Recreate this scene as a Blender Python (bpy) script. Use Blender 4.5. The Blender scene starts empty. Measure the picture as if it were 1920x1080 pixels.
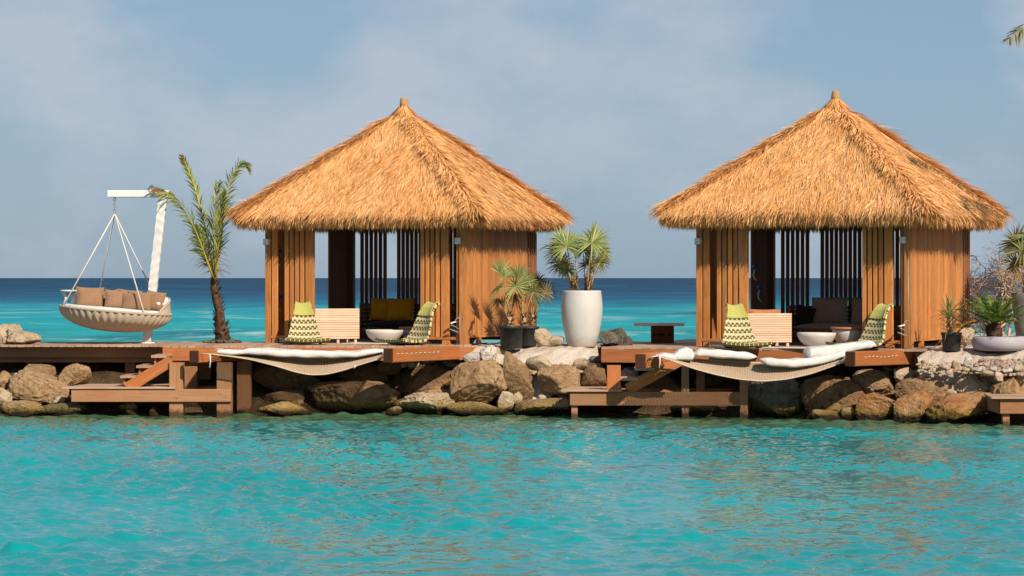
import bpy, math, random
import numpy as np
from mathutils import Vector, Matrix

# ------------------------------------------------------------------ camera, sky, sun
SC = bpy.context.scene
COL = SC.collection
F, CX, HY, HC = 5000.0, 960.0, 521.0, 2.44      # focal in photo pixels, centre column, horizon row, eye height (m)

cam_d = bpy.data.cameras.new("camera")
cam = bpy.data.objects.new("camera", cam_d); COL.objects.link(cam)
cam_d.sensor_width = 36.0
cam_d.lens = 36.0 * F / 1920.0
cam_d.shift_y = -(540.0 - HY) / 1920.0
cam_d.clip_start = 0.5
cam_d.clip_end = 60000.0
cam.location = (0, 0, HC)
cam.rotation_euler = (math.radians(90), 0, 0)
SC.camera = cam

SUN_AZ, SUN_EL = math.radians(31), math.radians(36)   # azimuth to the right of "behind the camera"
sun_dir = Vector((math.sin(SUN_AZ) * math.cos(SUN_EL), -math.cos(SUN_AZ) * math.cos(SUN_EL), math.sin(SUN_EL)))

world = bpy.data.worlds.new("World"); SC.world = world
world.use_nodes = True
wt = world.node_tree; wn = wt.nodes; wl = wt.links
wn.clear()
w_out = wn.new("ShaderNodeOutputWorld"); w_bg = wn.new("ShaderNodeBackground")
w_sky = wn.new("ShaderNodeTexSky"); w_sky.sky_type = 'NISHITA'; w_sky.sun_disc = False
w_sky.sun_elevation = SUN_EL
w_sky.sun_rotation = math.atan2(sun_dir.x, sun_dir.y)
w_sky.altitude = 0; w_sky.air_density = 1.0; w_sky.dust_density = 0.6; w_sky.ozone_density = 2.0
w_bg.inputs['Strength'].default_value = 0.056
# thin high cloud over the whole dome, by direction
w_tc = wn.new("ShaderNodeTexCoord")
w_map = wn.new("ShaderNodeMapping"); w_map.inputs['Scale'].default_value = (9.0, 9.0, 15.0); w_map.inputs['Location'].default_value = (3.1, 0.4, 1.7)
w_n = wn.new("ShaderNodeTexNoise"); w_n.inputs['Scale'].default_value = 1.0; w_n.inputs['Detail'].default_value = 7.0; w_n.inputs['Roughness'].default_value = 0.52
w_r = wn.new("ShaderNodeValToRGB")
w_r.color_ramp.elements[0].position = 0.45; w_r.color_ramp.elements[0].color = (0, 0, 0, 1)
w_r.color_ramp.elements[1].position = 0.63; w_r.color_ramp.elements[1].color = (1, 1, 1, 1)
w_m = wn.new("ShaderNodeMath"); w_m.operation = 'MULTIPLY'; w_m.inputs[1].default_value = 0.80
w_h = wn.new("ShaderNodeMixRGB"); w_h.blend_type = 'MIX'; w_h.inputs['Fac'].default_value = 0.68
w_h.inputs['Color2'].default_value = (3.5, 5.4, 7.8, 1)        # even grey-blue marine haze veil over the dome
w_c = wn.new("ShaderNodeMixRGB"); w_c.inputs['Color2'].default_value = (6.5, 7.3, 8.5, 1)
wl.new(w_tc.outputs['Generated'], w_map.inputs['Vector']); wl.new(w_map.outputs['Vector'], w_n.inputs['Vector'])
wl.new(w_n.outputs['Fac'], w_r.inputs['Fac']); wl.new(w_r.outputs['Color'], w_m.inputs[0])
wl.new(w_sky.outputs['Color'], w_h.inputs['Color1'])
wl.new(w_h.outputs['Color'], w_c.inputs['Color1']); wl.new(w_m.outputs['Value'], w_c.inputs['Fac'])
wl.new(w_c.outputs['Color'], w_bg.inputs['Color']); wl.new(w_bg.outputs['Background'], w_out.inputs['Surface'])

sun_l = bpy.data.lights.new("sun", 'SUN'); sun_l.energy = 4.9; sun_l.angle = math.radians(0.5); sun_l.color = (1.0, 0.88, 0.71)
sun = bpy.data.objects.new("sun", sun_l); COL.objects.link(sun)
sun.rotation_euler = sun_dir.to_track_quat('Z', 'Y').to_euler()
sun.location = (20, -20, 30)

SC.view_settings.view_transform = 'Standard'; SC.view_settings.look = 'None'
SC.view_settings.exposure = 0.42; SC.view_settings.gamma = 1.0
SC.view_settings.use_curve_mapping = False
SC.render.engine = 'CYCLES'
SC.cycles.use_denoising = True
SC.cycles.max_bounces = 8

# ------------------------------------------------------------------ helpers
rnd = random.Random(11)
rng = np.random.default_rng(11)

def pt(px, py, d):
    return Vector(((px - CX) * d / F, d, HC + (HY - py) * d / F))
def gd(py, z):            # distance at which a point of height z shows at row py
    return (HC - z) * F / (py - HY)
def V(*a): return Vector(a)

class MB:
    def __init__(s): s.v = []; s.f = []; s.uv = []; s.sm = []
    def face(s, idx, uv, smooth=False):
        s.f.append(idx); s.uv.append(uv); s.sm.append(smooth)
    def beam(s, p0, p1, w, h, up=(0, 0, 1), c=0.006, uo=0.0):
        """chamfered bar from p0 to p1, w across, h along up"""
        p0 = Vector(p0); p1 = Vector(p1); ax = (p1 - p0); L = ax.length; ax.normalize()
        up = Vector(up); sd = ax.cross(up)
        if sd.length < 1e-5: up = Vector((1, 0, 0)); sd = ax.cross(up)
        sd.normalize(); up = sd.cross(ax).normalized()
        a, b = w / 2, h / 2; c = min(c, a * .4, b * .4)
        sec = [(-a + c, -b), (a - c, -b), (a, -b + c), (a, b - c), (a - c, b), (-a + c, b), (-a, b - c), (-a, -b + c)]
        base = len(s.v)
        for e in (p0, p1):
            for (x, y) in sec: s.v.append(e + sd * x + up * y)
        per = [0]
        for i in range(8):
            x0, y0 = sec[i]; x1, y1 = sec[(i + 1) % 8]
            per.append(per[-1] + math.hypot(x1 - x0, y1 - y0))
        for i in range(8):
            j = (i + 1) % 8
            s.face((base + i, base + j, base + 8 + j, base + 8 + i),
                   ((uo, per[i]), (uo, per[i + 1]), (uo + L, per[i + 1]), (uo + L, per[i])))
        s.face(tuple(base + 7 - i for i in range(8)), tuple((uo + sec[7 - i][1] * .15, sec[7 - i][0]) for i in range(8)))
        s.face(tuple(base + 8 + i for i in range(8)), tuple((uo + L + sec[i][1] * .15, sec[i][0]) for i in range(8)))
        return s
    def box(s, x0, x1, y0, y1, z0, z1, c=0.006):
        d = (x1 - x0, y1 - y0, z1 - z0); k = d.index(max(d))
        cx, cy, cz = (x0 + x1) / 2, (y0 + y1) / 2, (z0 + z1) / 2
        if k == 0: return s.beam((x0, cy, cz), (x1, cy, cz), d[1], d[2], (0, 0, 1), c)
        if k == 1: return s.beam((cx, y0, cz), (cx, y1, cz), d[0], d[2], (0, 0, 1), c)
        return s.beam((cx, cy, z0), (cx, cy, z1), d[1], d[0], (1, 0, 0), c)
    def tube(s, pts, rad, n=8, caps=True):
        pts = [Vector(p) for p in pts]; m = len(pts)
        if not hasattr(rad, '__len__'): rad = [rad] * m
        base = len(s.v); ref = None; run = 0.0; us = []
        for i, p in enumerate(pts):
            t = (pts[min(i + 1, m - 1)] - pts[max(i - 1, 0)])
            if t.length < 1e-9: t = Vector((0, 0, 1))
            t.normalize()
            if ref is None:
                ref = Vector((0, 0, 1)) if abs(t.z) < .9 else Vector((1, 0, 0))
            a = t.cross(ref)
            if a.length < 1e-4: a = t.cross(Vector((0.3, 1, 0.2)))
            a.normalize(); b = a.cross(t).normalized(); ref = b
            for k in range(n):
                th = 2 * math.pi * k / n
                s.v.append(p + (a * math.cos(th) + b * math.sin(th)) * rad[i])
            if i: run += (p - pts[i - 1]).length
            us.append(run)
        for i in range(m - 1):
            for k in range(n):
                j = (k + 1) % n
                s.face((base + i * n + k, base + i * n + j, base + (i + 1) * n + j, base + (i + 1) * n + k),
                       ((us[i], k / n), (us[i], (k + 1) / n), (us[i + 1], (k + 1) / n), (us[i + 1], k / n)), True)
        if caps and n > 2:
            s.face(tuple(base + n - 1 - k for k in range(n)), tuple((0, k / n) for k in range(n)))
            s.face(tuple(base + (m - 1) * n + k for k in range(n)), tuple((us[-1], k / n) for k in range(n)))
        return s
    def lathe(s, prof, n=32, o=(0, 0, 0), rfun=None, sx=1, sy=1):
        base = len(s.v); m = len(prof)
        for i, (r, z) in enumerate(prof):
            for k in range(n):
                th = 2 * math.pi * k / n
                rr = r * (rfun(th, i) if rfun else 1)
                s.v.append(Vector((o[0] + rr * math.cos(th) * sx, o[1] + rr * math.sin(th) * sy, o[2] + z)))
        for i in range(m - 1):
            for k in range(n):
                j = (k + 1) % n
                s.face((base + i * n + k, base + i * n + j, base + (i + 1) * n + j, base + (i + 1) * n + k),
                       ((k / n, prof[i][1]), ((k + 1) / n, prof[i][1]), ((k + 1) / n, prof[i + 1][1]), (k / n, prof[i + 1][1])), True)
        return s
    def grid(s, P, nu, nv, closed_u=False, smooth=True):
        """P[i][j] -> Vector, i in 0..nu-1 , j in 0..nv-1"""
        base = len(s.v)
        for i in range(nu):
            for j in range(nv): s.v.append(Vector(P[i][j]))
        for i in range(nu if closed_u else nu - 1):
            for j in range(nv - 1):
                a = base + i * nv + j; i2 = (i + 1) % nu; b = base + i2 * nv + j
                s.face((a, b, b + 1, a + 1), ((i / nu, j / nv), ((i + 1) / nu, j / nv), ((i + 1) / nu, (j + 1) / nv), (i / nu, (j + 1) / nv)), smooth)
        return s
    def build(s, name, mat, parent=None, origin=(0, 0, 0)):
        o_ = Vector(origin)
        me = bpy.data.meshes.new(name)
        me.from_pydata([tuple(v - o_) for v in s.v], [], s.f)
        uvl = me.uv_layers.new(name="UVMap")
        flat = [c for fuv in s.uv for uv in fuv for c in uv]
        uvl.data.foreach_set("uv", flat)
        me.polygons.foreach_set("use_smooth", s.sm)
        me.update()
        return link(name, me, mat, parent)

def link(name, me, mat, parent=None):
    ob = bpy.data.objects.new(name, me); COL.objects.link(ob)
    if mat is not None and not me.materials: me.materials.append(mat)
    if parent is not None: ob.parent = parent
    return ob
def tag(o, label=None, cat=None, group=None, kind=None):
    if label: o["label"] = label
    if cat: o["category"] = cat
    if group: o["group"] = group
    if kind: o["kind"] = kind
    return o
def thing(name, label, cat, loc=(0, 0, 0), rz=0.0, group=None):
    o = bpy.data.objects.new(name, None); COL.objects.link(o)
    o.location = loc; o.rotation_euler = (0, 0, rz); o.empty_display_size = 0.2
    return tag(o, label, cat, group)
def copy_part(o, parent, loc=None, name=None):
    c = o.copy(); COL.objects.link(c); c.parent = parent
    if loc is not None: c.location = loc
    return c

def mesh_np(name, verts, quads=None, tris=None, tone=None, smooth=False, uv=None):
    me = bpy.data.meshes.new(name)
    verts = np.asarray(verts, dtype=np.float32)
    nq = 0 if quads is None else len(quads); nt = 0 if tris is None else len(tris)
    idx = []; starts = []
    if nq: idx.append(np.asarray(quads, dtype=np.int32).ravel()); starts.append(np.arange(nq) * 4)
    if nt: idx.append(np.asarray(tris, dtype=np.int32).ravel()); starts.append(nq * 4 + np.arange(nt) * 3)
    idx = np.concatenate(idx); starts = np.concatenate(starts).astype(np.int32)
    me.vertices.add(len(verts)); me.vertices.foreach_set("co", verts.ravel())
    me.loops.add(len(idx)); me.loops.foreach_set("vertex_index", idx)
    me.polygons.add(nq + nt); me.polygons.foreach_set("loop_start", starts)
    if smooth: me.polygons.foreach_set("use_smooth", np.ones(nq + nt, dtype=bool))
    if tone is not None:
        at = me.attributes.new("tone", 'FLOAT', 'POINT'); at.data.foreach_set("value", np.asarray(tone, dtype=np.float32))
    me.update(calc_edges=True); me.validate()
    return me

def norm(a):
    return a / np.maximum(np.linalg.norm(a, axis=-1, keepdims=True), 1e-9)

def ribbons(P, D, S, L, W, bend, prof, tone):
    """many flat tapering leaves: root P, direction D, side S, length L, width W, bend = extra displacement at the tip;
    prof = [(t, width factor), ...]; the last one is the point of the leaf"""
    n = len(P); m = len(prof)
    vs = []; 
    for k, (t, wf) in enumerate(prof):
        c = P + D * (L * t)[:, None] + bend * (t * t)
        if k < m - 1:
            vs.append(c - S * (W * wf * .5)[:, None]); vs.append(c + S * (W * wf * .5)[:, None])
        else: vs.append(c)
    per = 2 * (m - 1) + 1
    vv = np.stack(vs, axis=1).reshape(-1, 3)
    b = (np.arange(n) * per)[:, None]
    quads = []
    for k in range(m - 2):
        quads.append(b + np.array([2 * k, 2 * k + 1, 2 * k + 3, 2 * k + 2])[None])
    tris = b + np.array([2 * (m - 2), 2 * (m - 2) + 1, 2 * (m - 1)])[None]
    q = np.concatenate(quads) if quads else np.zeros((0, 4), int)
    return vv, q, tris, np.repeat(tone, per)

class Leaves:
    """collects ribbons batches into one mesh"""
    def __init__(s): s.v = []; s.q = []; s.t = []; s.c = []; s.n = 0
    def add(s, *a):
        v, q, t, c = ribbons(*a)
        s.v.append(v); s.q.append(q + s.n); s.t.append(t + s.n); s.c.append(c); s.n += len(v)
    def mesh(s, name, origin=(0, 0, 0)):
        v = np.concatenate(s.v) - np.asarray(origin)[None]
        return mesh_np(name, v, np.concatenate(s.q), np.concatenate(s.t), np.concatenate(s.c))

# ------------------------------------------------------------------ materials
ALB = 0.77        # scales all colours down evenly, so shadows render darker under the raised exposure
class NT:
    def __init__(s, name, rough=0.7, spec=0.3):
        s.m = bpy.data.materials.new(name); s.m.use_nodes = True
        s.t = s.m.node_tree; s.b = s.t.nodes["Principled BSDF"]
        s.b.inputs['Roughness'].default_value = rough; s.b.inputs['Specular IOR Level'].default_value = spec
    def n(s, ty, **kw):
        nd = s.t.nodes.new(ty)
        for k, v in kw.items(): setattr(nd, k, v)
        return nd
    def l(s, a, b): s.t.links.new(a, b)
    def coord(s, kind): return s.n("ShaderNodeTexCoord").outputs[kind]
    def uv(s, scale=(1, 1, 1), offset_random=True):
        tc = s.n("ShaderNodeTexCoord"); mp = s.n("ShaderNodeMapping"); mp.inputs['Scale'].default_value = scale
        if offset_random:
            oi = s.n("ShaderNodeObjectInfo"); mu = s.n("ShaderNodeVectorMath", operation='SCALE'); cb = s.n("ShaderNodeCombineXYZ")
            for k in range(3): s.l(oi.outputs['Random'], cb.inputs[k])
            s.l(cb.outputs[0], mu.inputs[0]); mu.inputs['Scale'].default_value = 37.0
            ad = s.n("ShaderNodeVectorMath", operation='ADD'); s.l(tc.outputs['UV'], ad.inputs[0]); s.l(mu.outputs[0], ad.inputs[1])
            s.l(ad.outputs[0], mp.inputs['Vector'])
        else: s.l(tc.outputs['UV'], mp.inputs['Vector'])
        return mp.outputs[0]
    def pos(s, scale=(1, 1, 1)):
        g = s.n("ShaderNodeNewGeometry"); mp = s.n("ShaderNodeMapping"); mp.inputs['Scale'].default_value = scale
        s.l(g.outputs['Position'], mp.inputs['Vector']); return mp.outputs[0]
    def noise(s, vec, scale, detail=4, rough=0.5, dist=0):
        nd = s.n("ShaderNodeTexNoise"); nd.inputs['Scale'].default_value = scale; nd.inputs['Detail'].default_value = detail
        nd.inputs['Roughness'].default_value = rough; nd.inputs['Distortion'].default_value = dist
        s.l(vec, nd.inputs['Vector']); return nd.outputs['Fac']
    def ramp(s, fac, stops):
        r = s.n("ShaderNodeValToRGB"); e = r.color_ramp.elements
        while len(e) < len(stops): e.new(0.5)
        for k, (p, c) in enumerate(stops):
            e[k].position = p; e[k].color = (c[0] * ALB, c[1] * ALB, c[2] * ALB, 1) if hasattr(c, '__len__') else (c, c, c, 1)
        s.l(fac, r.inputs['Fac']); return r.outputs['Color']
    def mix(s, fac, a, b, mode='MIX'):
        m = s.n("ShaderNodeMixRGB", blend_type=mode)
        for inp, val in (('Fac', fac), ('Color1', a), ('Color2', b)):
            if hasattr(val, 'links'): s.l(val, m.inputs[inp])
            elif inp == 'Fac': m.inputs[inp].default_value = val
            else: m.inputs[inp].default_value = (val[0] * ALB, val[1] * ALB, val[2] * ALB, 1)
        return m.outputs['Color']
    def math(s, op, a, b=None, clamp=False):
        m = s.n("ShaderNodeMath", operation=op); m.use_clamp = clamp
        for i, v in enumerate((a, b)):
            if v is None: continue
            if hasattr(v, 'links'): s.l(v, m.inputs[i])
            else: m.inputs[i].default_value = v
        return m.outputs[0]
    def bump(s, h, strength, dist):
        b = s.n("ShaderNodeBump"); b.inputs['Strength'].default_value = strength; b.inputs['Distance'].default_value = dist
        s.l(h, b.inputs['Height']); s.l(b.outputs[0], s.b.inputs['Normal'])
    def col(s, c):
        if hasattr(c, 'links'): s.l(c, s.b.inputs['Base Color'])
        else: s.b.inputs['Base Color'].default_value = (c[0], c[1], c[2], 1)
        return s.m

def wood(name, light, dark, rough=0.65, grey=None, grey_amt=0.0, var=0.35, spec=0.25, wet=False):
    m = NT(name, rough, spec)
    u = m.uv((1.2, 16, 1))
    g1 = m.noise(u, 2.2, 5, 0.6, 0.6)
    u2 = m.uv((0.6, 3.0, 1)); g2 = m.noise(u2, 2.0, 3, 0.5)
    c = m.ramp(g1, [(0.28, dark), (0.55, light), (0.8, [x * 1.12 for x in light])])
    c = m.mix(m.ramp(g2, [(0.35, 0.0), (0.7, 1.0)]), c, [0.55 * a + 0.45 * b for a, b in zip(light, dark)])
    u3 = m.uv((1.0, 5.0, 1)); kn = m.n("ShaderNodeTexVoronoi"); kn.inputs['Scale'].default_value = 2.4; m.l(u3, kn.inputs['Vector'])
    c = m.mix(m.ramp(kn.outputs['Distance'], [(0.035, 0.75), (0.09, 0.0)]), c, [x * .28 for x in dark])
    if grey:
        gp = m.noise(m.pos((1, 1, 1)), 1.4, 5, 0.6)
        c = m.mix(m.math('MULTIPLY', m.ramp(gp, [(0.35, 0.0), (0.65, 1.0)]), grey_amt), c, grey)
    if wet:      # tide stain and algae on what stands in the water
        sp = m.n("ShaderNodeSeparateXYZ"); g = m.n("ShaderNodeNewGeometry"); m.l(g.outputs['Position'], sp.inputs[0])
        zz = m.math('ADD', sp.outputs['Z'], m.math('MULTIPLY', m.math('SUBTRACT', m.noise(m.pos((1, 1, 1)), 14, 4, 0.6), 0.5), 0.16))
        c = m.mix(m.ramp(m.math('MULTIPLY', zz, 3.0), [(0.20, 0.9), (0.40, 0.0)]), c, (0.045, 0.026, 0.012))
    oi = m.n("ShaderNodeObjectInfo")
    hs = m.n("ShaderNodeHueSaturation")
    m.l(m.math('ADD', m.math('MULTIPLY', oi.outputs['Random'], var), 1 - var / 2), hs.inputs['Value'])
    m.l(c, hs.inputs['Color'])
    m.bump(g1, 0.35, 0.004)
    return m.col(hs.outputs['Color'])

M = {}
M['cedar'] = wood('cedar_stained', (0.68, 0.265, 0.068), (0.28, 0.085, 0.018), 0.65, (0.44, 0.22, 0.10), 0.30)
M['fascia'] = wood('dock_timber_orange', (0.56, 0.18, 0.050), (0.28, 0.075, 0.02), 0.6, (0.36, 0.17, 0.08), 0.4)
M['dock'] = wood('dock_timber_weathered', (0.42, 0.19, 0.085), (0.25, 0.10, 0.045), 0.75, (0.38, 0.23, 0.13), 0.55, wet=True)
M['endgrain'] = wood('beam_end_grain', (0.10, 0.035, 0.018), (0.05, 0.018, 0.01), 0.85)
M['deck'] = wood('deck_plank', (0.50, 0.30, 0.19), (0.30, 0.17, 0.10), 0.75, (0.50, 0.38, 0.30), 0.5)
M['darkslat'] = wood('slat_dark_brown', (0.34, 0.135, 0.05), (0.19, 0.07, 0.028), 0.7)  # darker brown than the cedar, for back walls, inner boards and rafters
M['sofa'] = wood('sofa_pale_slats', (0.88, 0.60, 0.42), (0.70, 0.42, 0.28), 0.6, var=0.18)
M['armwood'] = wood('sofa_red_slats', (0.40, 0.13, 0.05), (0.24, 0.07, 0.03), 0.6)
M['tabletop'] = wood('table_top', (0.45, 0.2, 0.09), (0.3, 0.12, 0.05), 0.5)

def flat(name, c, rough=0.6, spec=0.3, var=0.12, scale=8, bump=0.0, coords='Object'):
    m = NT(name, rough, spec)
    n = m.noise(m.coord(coords), scale, 5, 0.6)
    cc = m.ramp(n, [(0.3, [x * (1 - var) for x in c]), (0.7, [min(1, x * (1 + var)) for x in c])])
    if bump: m.bump(n, 0.5, bump)
    return m.col(cc)
def fabric(name, c, weave=260, var=0.1, bump=0.002):
    m = NT(name, 0.9, 0.1)
    n = m.noise(m.coord('Object'), 7, 4, 0.6); w = m.noise(m.coord('Object'), weave, 2, 0.5)
    cc = m.ramp(n, [(0.3, [x * (1 - var) for x in c]), (0.7, [min(1, x * (1 + var)) for x in c])])
    cc = m.mix(0.35, cc, m.ramp(w, [(0.35, 0.55), (0.65, 1.0)]), 'MULTIPLY')
    m.bump(n, 0.4, 0.02)
    m.b.inputs['Sheen Weight'].default_value = 0.15
    return m.col(cc)
M['white_paint'] = flat('white_paint', (0.80, 0.78, 0.76), 0.5, 0.3, 0.06, 5)
M['vase'] = flat('vase_glaze_white', (0.64, 0.61, 0.58), 0.45, 0.35, 0.05, 3, 0.002)
def grimy(name, c, dirt, z0, rough=.5):
    m = NT(name, rough, .3); p = m.pos((1, 1, 1)); n1 = m.noise(m.pos((6, 6, 0.8)), 1.6, 5, .65); n2 = m.noise(p, 14, 5, .6); n3 = m.noise(p, 2.2, 4, .6)
    cc = m.ramp(n3, [(0.3, [x * .90 for x in c]), (0.7, c)])
    cc = m.mix(m.ramp(n1, [(0.55, 0.0), (0.78, 0.35)]), cc, dirt)
    sp = m.n("ShaderNodeSeparateXYZ"); m.l(p, sp.inputs[0])
    zz = m.math('ADD', m.math('SUBTRACT', sp.outputs['Z'], z0), m.math('MULTIPLY', m.math('SUBTRACT', n2, .5), .35))
    cc = m.mix(m.ramp(zz, [(0.0, 0.65), (0.22, 0.0)]), cc, dirt)
    m.bump(n2, .25, .006); return m.col(cc)
M['vase'] = grimy('vase_glaze_white', (0.66, 0.63, 0.60), (0.42, 0.32, 0.23), 1.19)
M['white_post'] = grimy('white_post_paint', (0.76, 0.74, 0.72), (0.46, 0.40, 0.34), 1.22)
M['dark_pot'] = flat('dark_grey_planter', (0.16, 0.15, 0.15), 0.7, 0.2, 0.15, 5, 0.003)
M['lamp_box'] = flat('lamp_box_white', (0.78, 0.77, 0.74), 0.5)
def canvas():
    m = NT('white_canvas', .9, .1); v = m.coord('Object'); n = m.noise(v, 5, 5, .6, 1.6); n2 = m.noise(v, 2.2, 3, .5); w = m.noise(v, 240, 2, .5)
    cc = m.ramp(n2, [(.3, (.66, .63, .60)), (.7, (.80, .785, .77))]); cc = m.mix(.2, cc, m.ramp(w, [(.3, .7), (.7, 1.0)]), 'MULTIPLY')
    m.bump(m.math('ADD', n, m.math('MULTIPLY', n2, .7)), .6, .022); return m.col(cc)
M['canvas'] = canvas()
M['taupe'] = fabric('taupe_fabric', (0.34, 0.19, 0.11))
M['mustard'] = fabric('mustard_fabric', (1.0, 0.43, 0.01))
M['brown'] = fabric('brown_fabric', (0.56, 0.43, 0.34))
M['brown_light'] = fabric('brown_seat_fabric', (0.66, 0.51, 0.41))
M['dark_pillow'] = fabric('dark_pillow_fabric', (0.05, 0.035, 0.03))
M['terracotta'] = fabric('terracotta_fabric', (0.50, 0.20, 0.09))
M['lime'] = fabric('lime_pad', (0.50, 0.47, 0.13), 260, 0.05)
M['bowl'] = flat('bowl_white', (0.62, 0.55, 0.50), 0.5, 0.3, 0.06, 4)
M['black_pot'] = flat('black_plastic', (0.028, 0.027, 0.027), 0.55, 0.35, 0.5, 9)
M['grey_pot'] = flat('grey_planter', (0.42, 0.38, 0.41), 0.7, 0.2, 0.08, 5, 0.003)
M['cap'] = flat('clay_cap', (0.48, 0.28, 0.13), 0.8, 0.2, 0.15, 12)
M['rope'] = flat('white_rope', (0.74, 0.66, 0.57), 0.9, 0.1, 0.12, 60)
M['net'] = flat('tan_net_cord', (0.64, 0.47, 0.33), 0.9, 0.1, 0.15, 30)
M['steel'] = flat('steel', (0.30, 0.28, 0.27), 0.4, 0.5)
M['metal_dark'] = flat('dark_metal', (0.04, 0.04, 0.045), 0.45, 0.5)
M['blue'] = flat('blue_plastic', (0.01, 0.06, 0.42), 0.35, 0.5)
M['cardboard'] = flat('cardboard', (0.13, 0.045, 0.018), 0.85, 0.1, 0.2, 6)
M['ink'] = flat('black_ink', (0.015, 0.008, 0.006), 0.9, 0.1)
M['soil'] = flat('soil', (0.06, 0.035, 0.02), 0.95, 0.1, 0.4, 25, 0.02)
M['rug'] = fabric('white_rug', (0.74, 0.68, 0.62))
M['slab'] = flat('bench_slab', (0.90, 0.74, 0.64), 0.8, 0.2, 0.15, 10)

def leafmat(name, stops, rough=0.5, trans=0.25):
    m = NT(name, rough, 0.35)
    a = m.n("ShaderNodeAttribute"); a.attribute_name = "tone"
    c = m.ramp(a.outputs['Fac'], stops)
    m.col(c)
    tr = m.n("ShaderNodeBsdfTranslucent"); m.l(c, tr.inputs['Color'])
    mx = m.n("ShaderNodeMixShader"); mx.inputs[0].default_value = trans
    m.l(m.b.outputs[0], mx.inputs[1]); m.l(tr.outputs[0], mx.inputs[2])
    m.l(mx.outputs[0], m.t.nodes['Material Output'].inputs['Surface'])
    return m.m
M['thatch'] = leafmat('thatch_straw', [(0.0, (0.16, 0.055, 0.012)), (0.22, (0.58, 0.25, 0.06)), (0.55, (0.96, 0.48, 0.155)), (1.0, (1.0, 0.65, 0.32))], 0.6, 0.28)
M['thatch_core'] = flat('thatch_core', (0.50, 0.23, 0.07), 0.9, 0.1, 0.3, 14, 0.03)
M['coconut'] = leafmat('coconut_leaf', [(0.0, (0.30, 0.14, 0.05)), (0.18, (0.36, 0.24, 0.06)), (0.3, (0.11, 0.14, 0.025)), (0.6, (0.26, 0.32, 0.045)), (1.0, (0.56, 0.53, 0.09))], 0.45, 0.3)
M['fanleaf'] = leafmat('fan_palm_leaf', [(0.0, (0.28, 0.15, 0.06)), (0.22, (0.34, 0.24, 0.10)), (0.36, (0.10, 0.125, 0.04)), (0.7, (0.31, 0.36, 0.10)), (1.0, (0.50, 0.53, 0.20))], 0.5, 0.25)
M['cycadleaf'] = leafmat('cycad_leaf', [(0.0, (0.48, 0.22, 0.04)), (0.12, (0.40, 0.24, 0.05)), (0.2, (0.12, 0.22, 0.03)), (0.6, (0.07, 0.16, 0.025)), (1.0, (0.20, 0.30, 0.05))], 0.4, 0.25)
M['petiole'] = flat('petiole_tan', (0.42, 0.27, 0.12), 0.6, 0.2, 0.25, 10)
M['rachis'] = flat('rachis_yellow_green', (0.40, 0.34, 0.06), 0.5, 0.3, 0.2, 10)
M['bark'] = flat('palm_bark', (0.10, 0.055, 0.035), 0.95, 0.1, 0.5, 22, 0.03)
M['fibre'] = flat('palm_fibre', (0.46, 0.29, 0.18), 0.95, 0.1, 0.4, 22, 0.03)
M['twig'] = flat('dry_twig', (0.66, 0.47, 0.34), 0.9, 0.1, 0.2, 10)

def chair_pattern():
    m = NT('chair_weave_olive_cream', 0.85, 0.15)
    tc = m.n("ShaderNodeTexCoord"); sp = m.n("ShaderNodeSeparateXYZ"); m.l(tc.outputs['UV'], sp.inputs[0])
    # uv in metres: rows of small olive tufts on cream, one plain cream band between pairs of rows
    row = m.math('FRACT', m.math('MULTIPLY', sp.outputs['Y'], 8.2))
    col = m.math('FRACT', m.math('ADD', m.math('MULTIPLY', sp.outputs['X'], 12.5), m.math('MULTIPLY', m.math('GREATER_THAN', row, 0.32), 0.5)))
    tri = m.math('ABSOLUTE', m.math('SUBTRACT', col, 0.5))
    sub = m.math('FRACT', m.math('MULTIPLY', row, 3.0))
    a = m.math('LESS_THAN', m.math('ADD', tri, m.math('MULTIPLY', sub, 0.22)), 0.42)
    b = m.math('LESS_THAN', row, 0.64)
    f = m.math('MULTIPLY', a, b)
    n = m.noise(tc.outputs['UV'], 90, 2)
    c = m.mix(f, (0.64, 0.55, 0.34), (0.12, 0.11, 0.02))
    c = m.mix(0.3, c, m.ramp(n, [(0.3, 0.6), (0.7, 1.0)]), 'MULTIPLY')
    m.bump(f, 0.6, 0.01)
    return m.col(c)
M['weave'] = chair_pattern()

def wicker():
    m = NT('swing_wicker', 0.8, 0.2)
    tc = m.n("ShaderNodeTexCoord"); sp = m.n("ShaderNodeSeparateXYZ"); m.l(tc.outputs['UV'], sp.inputs[0])
    w = m.math('SINE', m.math('MULTIPLY', sp.outputs['X'], 2 * math.pi * 44)); r = m.math('SINE', m.math('MULTIPLY', sp.outputs['Y'], 260.0))
    c = m.mix(m.math('MULTIPLY', m.math('ADD', r, 1.0), 0.25), (0.70, 0.57, 0.44), (0.46, 0.34, 0.23))
    m.bump(r, 0.5, 0.01)
    return m.col(c)
M['wicker'] = wicker()

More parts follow.
